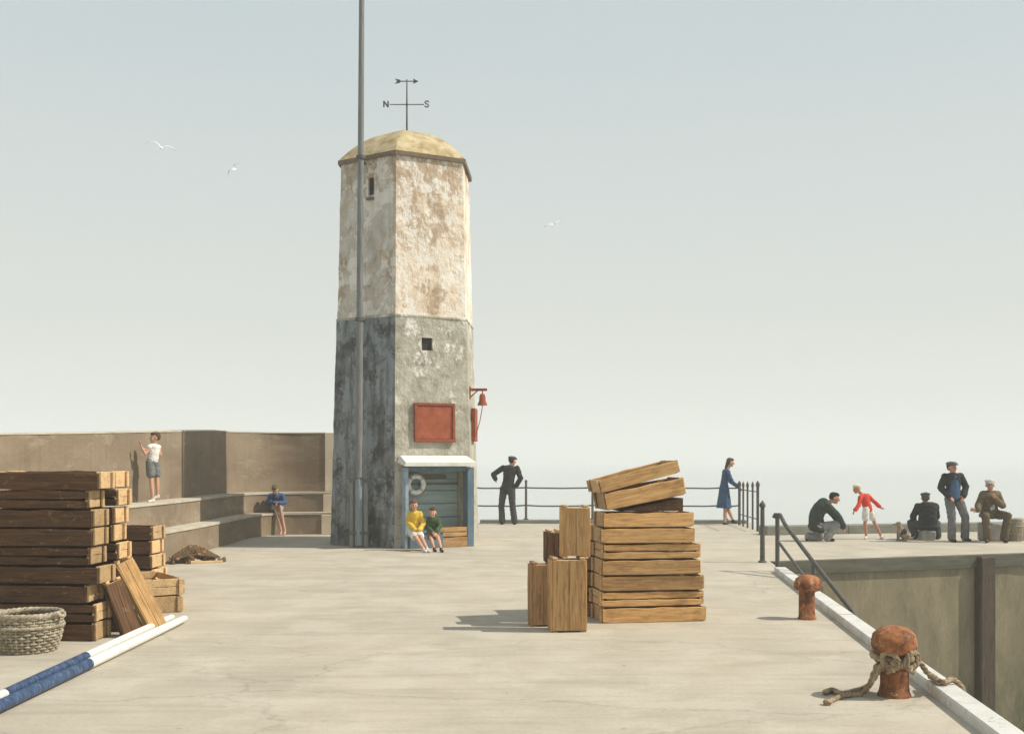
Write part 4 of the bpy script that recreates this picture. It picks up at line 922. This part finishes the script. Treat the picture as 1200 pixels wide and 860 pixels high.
    if under:                                 # jumper or shirt front showing in the open jacket
        mb = MB(); n = 22
        for i in range(n):
            t = -0.02 + 1.0 * i / (n - 1); c = hp.lerp(sh, t); frt = frame(side_s, (sh - hp)); fo = frt @ Vector((0, 1, 0)); fo = fo if fo.dot(fdir) > 0 else -fo
            mb.ell(c + fo * (0.050 - 0.012 * t) * g, ((0.132 - 0.045 * t * t) * g, 0.100 * g, 0.035 * g), frt, 16)
        mb.remesh('pullover', under, e, 0.009, 2)
    # --- lower garment
    mb = MB()
    if bot == 'skirt':
        hem = J['hem']; wa = hp.lerp(sh, 0.35); rr = []
        for i in range(9):
            t = i / 8; c = wa.lerp(hem, t); w = (0.135 + 0.085 * t ** 0.8) * g; d = (0.11 + 0.10 * t ** 0.8) * g
            frs = frame(side_h, wa - hem)
            rr.append([c + frs @ Vector((w * math.cos(a_) * (1 + 0.05 * t * math.sin(a_ * 9)), d * math.sin(a_) * (1 + 0.05 * t * math.sin(a_ * 9)), 0)) for a_ in [2 * math.pi * k / 48 for k in range(48)]])
        mb.rings(rr); mb.remesh('skirt', bottom, e, 0.009, 1)
    else:
        sd = side_h; frh = frame(sd, sh - hp)
        mb.ell(hp, (0.165 * g * build + .012, 0.12 * g * body_depth + .010, 0.10 * g), frh, 18); mb.ell(hp + (sh - hp).normalized() * 0.07 * g, (0.150 * g * build + .010, 0.112 * g * body_depth + .008, 0.08 * g), frh, 18)
        for s_ in ('l', 'r'): leg(mb, s_, 0.028 if bot == 'trousers' else 0.018, 0.985 if bot == 'trousers' else 0.33, 0.022 if bot == 'trousers' else 0.012)
        mb.remesh('trousers' if bot == 'trousers' else 'shorts', bottom, e, 0.009, 2)
    # --- head dress, shoes, face
    if hair:
        mb = MB(); mb.ell(hp_(0, -0.030, 0.030), (0.085 * hg, 0.088 * hg, 0.096 * hg), fr); mb.ell(hp_(0, 0.010, 0.075), (0.074 * hg, 0.080 * hg, 0.048 * hg), fr)
        if hairlong:
            mb.ell(hp_(0, -0.075, -0.06), (0.062 * hg, 0.045 * hg, 0.09 * hg), fr); mb.ell(hp_(0, -0.098, -0.14), (0.045 * hg, 0.035 * hg, 0.07 * hg), fr)
        mb.remesh('hair', hair, e, 0.008, 2)
    if cap:
        mb = MB(); mb.ell(hp_(0, -0.010, 0.085), (0.106 * hg, 0.122 * hg, 0.040 * hg), fr); mb.ell(hp_(0, -0.008, 0.058), (0.087 * hg, 0.102 * hg, 0.040 * hg), fr); mb.ell(hp_(0, 0.105, 0.060), (0.066 * hg, 0.048 * hg, 0.012 * hg), fr)
        mb.remesh('flat_cap', cap, e, 0.008, 2)
    if shoes:
        for s_ in ('l', 'r'):
            mb = MB(); a_ = J['a' + s_]; t_ = J['t' + s_]; ax_ = (t_ - a_); hl = a_ + Vector((0, 0, -0.035 * g)) - Vector((ax_.x, ax_.y, 0)) * 0.15
            mb.cap(hl, t_, 0.044 * g, 0.036 * g); mb.cap(a_, hl, 0.046 * g, 0.044 * g); mb.remesh('shoe', shoes, e, 0.009, 2)
    mb = MB()
    for x in (-1, 1): mb.ell(hp_(x * 0.030, 0.080, 0.006), (0.012 * hg, 0.009 * hg, 0.007 * hg), fr, 8)
    mb.build('eyes', EYE_M, e)
    mb = MB(); mb.ell(hp_(0, 0.086, -0.062), (0.022 * hg, 0.008 * hg, 0.006 * hg), fr, 8); mb.build('mouth', LIP, e)
    return e
def conv(ox, oy, k, px0, yref, s, P):
    """crop pixel joints -> metres"""
    return {n: Vector(((ox + v[0] / k - px0) / s, v[2] if len(v) > 2 else 0.0, (yref - (oy + v[1] / k)) / s)) for n, v in P.items()}

# man at the railing, back to us
D = 30.55; s = S(D); px0 = 596; yr = 618.5
J = conv(560, 520, 7.8125, px0, yr, s, dict(head=(316, 188, .03), neck=(305, 222, 0), sl=(232, 252, 0), sr=(358, 256, 0), el=(140, 312, .22), wl=(158, 352, .42), er=(392, 345, -.06), wr=(355, 410, .04), hl=(238, 440, 0), hr=(306, 440, 0), kl=(215, 600, .03), kr=(318, 600, .0), al=(222, 742, 0), ar=(336, 744, 0), tl=(212, 758, .16), tr=(348, 758, .16)))
person((dp(px0, D), D, 0), J, 1.0, 'man in dark suit and flat cap leaning on the railing beside the tower', SKT, CL['black cloth'], CL['charcoal cloth'], hair=CL['dark hair'], cap=CL['grey cap'], shoes=CL['shoe black'], face=(0.75, 0.65, 0), tophem=0.10, build=1.12)
# woman in blue
D = 30.6; s = S(D); px0 = 851; yr = 617.5
J = conv(820, 530, 8.6, px0, yr, s, dict(head=(308, 128, 0), neck=(288, 180, 0), sl=(268, 222, .14), sr=(268, 222, -.14), el=(322, 320, .20), wl=(392, 372, .12), er=(318, 330, -.17), wr=(384, 372, -.12), hl=(236, 410, .07), hr=(236, 410, -.07), kl=(292, 600, .07), kr=(252, 610, -.07), al=(340, 712, .06), ar=(246, 738, -.07), tl=(372, 734, .06), tr=(282, 758, -.08), hem=(245, 585, 0)))
person((dp(px0, D), D, 0), J, 0.95, 'woman in blue dress with brown hair touching the iron pickets', SK, CL['blue dress'], CL['blue dress'], hair=CL['brown hair'], hairlong=True, shoes=CL['shoe black'], face=(1, 0, -0.15), bot='skirt', female=True, build=0.9)
# standing boy on the ledge
D = 20.1; s = S(D); px0 = 178; yr = HZ + s * (EYE - LZ2)
dy = yr - 583.5
J = conv(150, 490 + dy, 7.82, px0, yr, s, dict(head=(247, 140, 0), neck=(240, 185, 0), sl=(262, 220, .10), sr=(212, 222, -.08), el=(275, 290, .14), wl=(190, 250, -.10), er=(182, 290, -.14), wr=(160, 228, -.20), hl=(242, 368, .06), hr=(208, 366, -.05), kl=(258, 520, .05), kr=(222, 530, -.06), al=(262, 668, .06), ar=(238, 700, -.06), tl=(240, 690, .02), tr=(208, 722, -.12)))
person((dp(px0, D), D, LZ2), J, 0.72, 'standing boy in white vest and grey shorts on the upper ledge of the sea wall', SK, CL['white cloth'], CL['grey short'], hair=CL['brown hair'], shoes=CL['shoe pale'], sleeve=0.0, bot='shorts', tophem=-0.15, face=(-0.8, -0.6, 0))
# seated boy on the lower ledge
D = 26.12; s = S(D); px0 = 331; yr = HZ + s * EYE
dy = yr - 630.5
J = conv(290, 560 + dy, 10.75, px0, yr, s, dict(head=(332, 185, .12), neck=(335, 232, .24), mid=(325, 330, .42), sl=(262, 262, .28), sr=(408, 262, .28), el=(225, 345, .20), wl=(340, 350, .0), er=(448, 352, .20), wr=(392, 350, .0), hl=(300, 425, .42), hr=(362, 425, .42), kl=(338, 392, .08), kr=(400, 388, .06), al=(425, 705, 0), ar=(470, 712, .02), tl=(430, 742, -.13), tr=(478, 745, -.12)))
person((dp(px0, D), D, 0), J, 0.80, 'barefoot boy in blue jumper hunched on the lower ledge of the sea wall', SK, CL['blue jumper'], CL['pale short'], hair=CL['olive hair'], face=(0.1, -0.7, -0.75), bot='shorts', headup=(0, -0.6, 0.8))
# children in the shelter
D = 21.75; s = S(D); px0 = 489; yr = HZ + s * EYE
J = conv(460, 540, 7.167, px0, yr, s, dict(head=(178, 372, .02), neck=(182, 415, .05), sl=(140, 445, .08), sr=(226, 445, .06), el=(128, 520, .03), wl=(190, 572, -.12), er=(262, 528, .0), wr=(228, 580, -.15), hl=(158, 600, .08), hr=(210, 605, .08), kl=(212, 640, -.30), kr=(250, 632, -.30), al=(278, 730, -.50), ar=(308, 735, -.52), tl=(300, 758, -.60), tr=(334, 760, -.62)))
for k_ in ('al', 'ar', 'tl', 'tr'): J[k_].z = max(J[k_].z - 0.0, 0)
def ground_feet(J, g):
    dz_ = {'a': 0.085 * g, 't': 0.035 * g}
    for s_ in 'lr':
        J['a' + s_].z = dz_['a']; J['t' + s_].z = dz_['t']
ground_feet(J, .78)
person((dp(px0, D), D, 0), J, 0.78, 'red-haired child in yellow coat seated at left in the tower shelter', SK, CL['yellow coat'], CL['white cloth'], hair=CL['red hair'], hairlong=True, shoes=CL['shoe pale'], face=(0.25, -1, 0), bot='shorts', tophem=0.05, female=True)
px0 = 508
J = conv(460, 540, 7.167, px0, yr, s, dict(head=(336, 432, .03), neck=(335, 468, .06), sl=(302, 495, .08), sr=(376, 492, .06), el=(292, 560, .04), wl=(335, 590, -.14), er=(398, 548, .0), wr=(372, 592, -.16), hl=(312, 612, .10), hr=(356, 612, .10), kl=(330, 645, -.22), kr=(388, 636, -.24), al=(362, 700, -.36), ar=(420, 720, -.42), tl=(376, 740, -.46), tr=(436, 745, -.54)))
ground_feet(J, .70)
person((dp(px0, D), D, 0), J, 0.70, 'small boy in green jumper and brown shorts seated beside the yellow coat', SK, CL['green jumper'], CL['brown short'], hair=CL['brown hair'], shoes=CL['shoe black'], face=(-0.1, -1, 0), bot='shorts')
# kneeling man
D = 24.2; s = S(D); px0 = 968; yr = HZ + s * EYE
K = dict(ox=940, oy=555, k=9.558)
J = conv(940, 555, 9.558, px0, yr, s, dict(head=(362, 272, .0), neck=(322, 318, 0), mid=(130, 400, 0), sl=(268, 348, .16), sr=(262, 352, -.16), el=(385, 470, .20), wl=(455, 575, .12), er=(385, 480, -.18), wr=(440, 585, -.12), hl=(165, 590, .08), hr=(165, 595, -.08), kl=(215, 715, .12), kr=(378, 560, -.12), al=(85, 680, .10), ar=(262, 722, -.12), tl=(65, 725, .10), tr=(330, 740, -.12)))
J['al'].z = 0.10; J['tl'].z = 0.035; J['kl'].z = 0.075; J['ar'].z = 0.09; J['tr'].z = 0.038
person((dp(px0, D), D, 0), J, 0.98, 'dark-haired man in dark green jacket kneeling on the harbour arm', SKT, CL['dark green cloth'], CL['light grey trouser'], hair=CL['dark hair'], shoes=CL['shoe black'], face=(0.85, -0.25, -0.5), tophem=0.05, build=1.38)
# boy in red
D = 24.9; s = S(D); px0 = 1016; yr = HZ + s * EYE
J = conv(940, 555, 9.558, px0, yr, s, dict(head=(608, 168, -.02), neck=(645, 212, 0), sl=(745, 245, .06), sr=(640, 262, -.08), el=(812, 308, .08), wl=(868, 362, .04), er=(612, 345, -.16), wr=(560, 400, -.22), hl=(762, 392, .05), hr=(708, 400, -.05), kl=(818, 545, .06), kr=(692, 545, -.08), al=(895, 665, .06), ar=(706, 690, -.08), tl=(900, 690, .0), tr=(682, 728, -.15)))
ground_feet(J, .72)
person((dp(px0, D), D, 0), J, 0.74, 'blond boy in red jumper and white shorts stooping on the harbour arm', SKT, CL['red jumper'], CL['white cloth'], hair=CL['blond hair'], shoes=CL['shoe pale'], face=(-0.95, -0.3, -0.2), bot='shorts')
# man seated with his back to us
D = 24.6; s = S(D); px0 = 1086; yr = HZ + s * EYE
J = conv(1050, 530, 7.167, px0, yr, s, dict(head=(255, 385, .06), neck=(255, 415, .03), mid=(258, 500, -.06), sl=(185, 452, 0), sr=(330, 452, 0), el=(165, 545, .16), wl=(200, 580, .38), er=(365, 545, .16), wr=(325, 580, .38), hl=(225, 620, -.02), hr=(305, 620, -.02), kl=(160, 600, .26), kr=(378, 600, .26), al=(182, 690, .16), ar=(372, 690, .16), tl=(172, 712, .33), tr=(384, 710, .33)))
ground_feet(J, 1.0)
person((dp(px0, D), D, 0), J, 0.97, 'man in black jacket and grey cap seated on a stone, back turned', SKT, CL['black cloth'], CL['charcoal cloth'], hair=CL['grey cap'], cap=CL['grey cap'], shoes=CL['shoe black'], face=(0.1, 1, 0), tophem=0.03, build=1.45, collar=CL['pale cap'])
mb = MB(); mb.box((0, 0, 0.11), (0.30, 0.34, 0.22), jit=0.02, bev=0.03); o = mb.build('stone_block', M['greystone']); o.location = (dp(1086, 24.6), 24.58, 0); tag(o, 'low grey stone under the seated man with his back turned', 'stone')
# standing man in blue jumper
D = 24.0; s = S(D); px0 = 1118; yr = HZ + s * EYE
J = conv(1050, 530, 7.167, px0, yr, s, dict(head=(470, 128, 0), neck=(472, 168, 0), sr=(412, 205, 0), sl=(540, 200, 0), er=(380, 298, .04), wr=(428, 362, -.10), el=(592, 290, .04), wl=(552, 362, -.10), hr=(450, 385, 0), hl=(520, 385, 0), kr=(465, 560, -.03), kl=(585, 545, .02), ar=(468, 722, 0), al=(604, 690, .16), tr=(470, 745, -.18), tl=(625, 712, .02)))
ground_feet(J, 1.0)
person((dp(px0, D), D, 0), J, 1.0, 'tall standing man in blue pullover and open black jacket, hands in pockets', SKT, CL['black cloth'], CL['grey trouser'], hair=CL['dark hair'], cap=CL['grey cap'], shoes=CL['shoe black'], face=(0.45, -1, 0.15), tophem=0.03, under=CL['navy jumper'], body_depth=0.95, build=1.08)
# old man seated
D = 24.0; s = S(D); px0 = 1162; yr = HZ + s * EYE
J = conv(1050, 530, 7.167, px0, yr, s, dict(head=(800, 275, -.04), neck=(806, 322, 0), sr=(745, 352, -.02), sl=(872, 350, .03), er=(702, 440, -.04), wr=(668, 478, -.22), el=(905, 448, -.04), wl=(822, 398, -.20), hr=(780, 520, .10), hl=(856, 520, .10), kr=(712, 535, -.34), kl=(905, 528, -.30), ar=(735, 700, -.30), al=(880, 700, -.26), tr=(700, 722, -.46), tl=(872, 735, -.44)))
ground_feet(J, 1.0)
person((dp(px0, D), D + 0.1, 0), J, 0.98, 'old man in brown suit and pale cap seated with one hand held out', SKT, CL['brown suit'], CL['brown trouser'], cap=CL['pale cap'], hair=CL['pale cap'], shoes=CL['shoe brown'], face=(-0.3, -1, 0), tophem=0.04, build=1.25, under=CL['pale cap'], hand_dirs={'r': (-1, -0.2, 0.0), 'l': (-0.5, -0.3, 0.8)})
mb = MB(); mb.box((0, 0, 0.20), (0.5, 0.36, 0.40), jit=0.015, bev=0.03); o = mb.build('stone_block', M['greystone']); o.location = (dp(1164, 24.25), 24.32, 0); tag(o, 'squared grey stone beneath the seated old man', 'stone')
# creel beside him
e = basket(Vector((dp(1189, 24.3), 24.3, 0)), 0.15, 0.15, 0.46, 'tall grey-green creel basket at the right of the old man', 'creel_basket')
e = basket(Vector((dp(1204, 24.6), 24.6, 0)), 0.14, 0.13, 0.22, 'low dark basket at the right picture edge behind the creel', 'creel_basket')
# dog
gd = Vector((dp(1056, 24.3), 24.3, 0)); dg = empty('dog', gd, 0, 'small tan and dark dog sitting between the red-jumper boy and the seated man', 'dog')
mb = MB()
mb.ell((0.10, 0, 0.12), (0.095, 0.085, 0.105)); mb.cap((0.09, 0, 0.15), (-0.02, 0, 0.265), 0.085, 0.062); mb.cap((-0.02, 0, 0.26), (-0.045, 0, 0.34), 0.058, 0.048)
mb.ell((-0.065, 0, 0.375), (0.062, 0.05, 0.048)); mb.cap((-0.09, 0, 0.37), (-0.165, 0, 0.362), 0.033, 0.020); mb.ell((-0.178, 0, 0.366), (0.012, 0.012, 0.010))
for y in (-1, 1):
    mb.cap((-0.045, y * 0.045, 0.21), (-0.065, y * 0.048, 0.10), 0.034, 0.020); mb.cap((-0.065, y * 0.048, 0.10), (-0.060, y * 0.048, 0.025), 0.019, 0.017); mb.cap((-0.060, y * 0.048, 0.018), (-0.09, y * 0.048, 0.016), 0.018, 0.015)
    mb.cap((0.10, y * 0.06, 0.11), (0.02, y * 0.085, 0.115), 0.055, 0.038); mb.cap((0.02, y * 0.085, 0.11), (0.085, y * 0.082, 0.035), 0.030, 0.018); mb.cap((0.085, y * 0.082, 0.024), (0.005, y * 0.085, 0.018), 0.020, 0.017)
    mb.cap((-0.040, y * 0.045, 0.405), (-0.035, y * 0.062, 0.375), 0.020, 0.014)
mb.cap((0.19, 0, 0.07), (0.26, 0.01, 0.06), 0.022, 0.012); mb.cap((0.26, 0.01, 0.06), (0.30, 0.01, 0.11), 0.012, 0.008)
mb.remesh('body', CL['dog fur'], dg, 0.006, 2)
mb = MB(); mb.ell((0.05, -0.035, 0.19), (0.07, 0.065, 0.09)); mb.ell((-0.178, 0, 0.368), (0.015, 0.014, 0.012)); mb.ell((-0.093, -0.038, 0.388), (0.009, 0.01, 0.009), None, 8)
mb.remesh('dark_patch', CL['dog patch'], dg, 0.006, 1)

# ------------------------------------------------------------------ gulls
def gull(px, py, D, span, roll, pitch, yaw, lab):
    e = empty('seagull', (dp(px, D), D, dz(py, D)), 0, lab, 'gull', 'gulls in the sky'); e.rotation_euler = (pitch, roll, yaw)
    mb = MB(); h = span / 2
    mb.cap((0, -0.17, 0), (0, 0.16, 0.0), 0.05, 0.065); mb.ell((0, -0.25, 0.025), (0.042, 0.055, 0.042)); mb.cap((0, -0.29, 0.02), (0, -0.345, 0.01), 0.016, 0.008); mb.ell((0, 0.26, 0.0), (0.06, 0.12, 0.018))
    for sx in (-1, 1):
        prof = [(0.03, 0.10, 0.02, 0.035), (0.22, 0.09, 0.13, 0.026), (0.45, 0.075, 0.16, 0.022), (0.72, 0.05, 0.10, 0.018), (1.0, 0.02, 0.0, 0.010)]
        rr = []
        for t, ch, zz, th in prof:
            x = sx * t * h; y0 = -0.05 - 0.06 * math.sin(t * 3) + t * 0.16
            rr.append([Vector((x, y0 - ch, zz * h * 1.5)), Vector((x, y0, zz * h * 1.5 + th)), Vector((x, y0 + ch, zz * h * 1.5)), Vector((x, y0, zz * h * 1.5 - th * .4))])
        mb.rings(rr)
    o = mb.remesh('body', M['gull'], e, 0.014, 1); o.data.materials.append(M['gullgrey'])
    for p in o.data.polygons:
        if abs(p.center.x) > 0.72 * h or (p.normal.z < -0.5 and abs(p.center.x) > 0.3 * h): p.material_index = 1
    return e
gull(189, 174, 52, 1.6, R(12), R(18), R(20), 'largest white gull gliding at upper left')
gull(274, 199, 78, 1.5, R(-28), R(20), R(-35), 'small gull with raised wing between the largest gull and the tower')
gull(648, 264, 80, 1.6, R(-20), R(40), R(15), 'distant small gull to the right of the tower')

# ------------------------------------------------------------------ sea haze
mb = MB(); mb.box((0, 4100, 12), (18600, 9900, 36)); hz = mb.build('haze', M['gull'], smooth=None)
hm = bpy.data.materials.new('sea_haze'); hm.use_nodes = True; nt = hm.node_tree; nt.nodes.remove(nt.nodes['Principled BSDF'])
pv = nt.nodes.new('ShaderNodeVolumePrincipled'); pv.inputs['Color'].default_value = (0.925, 0.935, 0.925, 1); pv.inputs['Density'].default_value = 0.0021; pv.inputs['Anisotropy'].default_value = 0.0
nt.links.new(pv.outputs[0], nt.nodes['Material Output'].inputs['Volume']); hz.data.materials.clear(); hz.data.materials.append(hm); tag(hz, kind='stuff')
# ------------------------------------------------------------------ light, sky, camera
A5 = R(5); EL = R(46)
sd = Vector((math.cos(A5) * math.cos(EL), -math.sin(A5) * math.cos(EL), math.sin(EL)))
L = bpy.data.lights.new('sun', 'SUN'); L.energy = 4.7; L.angle = R(0.6); L.color = (1.0, 0.93, 0.82)
lo = bpy.data.objects.new('sun', L); C.objects.link(lo); lo.rotation_euler = sd.to_track_quat('Z', 'Y').to_euler(); lo.location = sd * 30
W = bpy.data.worlds.new('World'); scn.world = W; W.use_nodes = True; nt = W.node_tree
for n in list(nt.nodes): nt.nodes.remove(n)
out = nt.nodes.new('ShaderNodeOutputWorld'); bg1 = nt.nodes.new('ShaderNodeBackground'); bg2 = nt.nodes.new('ShaderNodeBackground'); mx = nt.nodes.new('ShaderNodeMixShader')
sky = nt.nodes.new('ShaderNodeTexSky'); sky.sky_type = 'NISHITA'; sky.sun_disc = False; sky.sun_elevation = EL; sky.sun_rotation = R(95); sky.dust_density = 3.0; sky.air_density = 1.0; sky.altitude = 0
nt.links.new(sky.outputs[0], bg1.inputs[0]); bg1.inputs[1].default_value = 0.09
tc = nt.nodes.new('ShaderNodeTexCoord'); sx = nt.nodes.new('ShaderNodeSeparateXYZ'); nt.links.new(tc.outputs['Generated'], sx.inputs[0])
mpp = nt.nodes.new('ShaderNodeMapping'); mpp.inputs['Scale'].default_value = (1.2, 1.2, 9); nt.links.new(tc.outputs['Generated'], mpp.inputs[0])
nz = nt.nodes.new('ShaderNodeTexNoise'); nz.inputs['Scale'].default_value = 2.2; nz.inputs['Detail'].default_value = 6; nz.inputs['Roughness'].default_value = 0.6; nt.links.new(mpp.outputs[0], nz.inputs['Vector'])
ma = nt.nodes.new('ShaderNodeMath'); ma.operation = 'MULTIPLY_ADD'; ma.inputs[1].default_value = 0.11; nt.links.new(nz.outputs['Fac'], ma.inputs[0]); nt.links.new(sx.outputs[2], ma.inputs[2])
rp = ramp(nt, [(0.0, (0.80, 0.80, 0.745)), (0.08, (0.78, 0.79, 0.735)), (0.18, (0.72, 0.745, 0.705)), (0.30, (0.67, 0.725, 0.71)), (0.45, (0.59, 0.675, 0.69)), (0.75, (0.50, 0.56, 0.59)), (1.0, (0.48, 0.54, 0.58))])
nt.links.new(ma.outputs[0], rp.inputs[0]); nt.links.new(rp.outputs[0], bg2.inputs[0]); bg2.inputs[1].default_value = 1.0
mx.inputs[0].default_value = 0.88; nt.links.new(bg1.outputs[0], mx.inputs[1]); nt.links.new(bg2.outputs[0], mx.inputs[2]); nt.links.new(mx.outputs[0], out.inputs[0])

cam = bpy.data.cameras.new('camera'); co = bpy.data.objects.new('camera', cam); C.objects.link(co); scn.camera = co
co.location = (0, 0, EYE); co.rotation_euler = (R(90), 0, 0); cam.sensor_width = 36; cam.lens = 36 * F / 1200; cam.shift_y = (HZ - 430) / 1200; cam.clip_end = 20000; cam.clip_start = 0.05
scn.view_settings.view_transform = 'Standard'; scn.view_settings.look = 'None'; scn.view_settings.exposure = 0.0; scn.view_settings.gamma = 1.0
scn.render.engine = 'CYCLES'; scn.cycles.volume_bounces = 3; scn.render.resolution_x = 1024; scn.render.resolution_y = 733
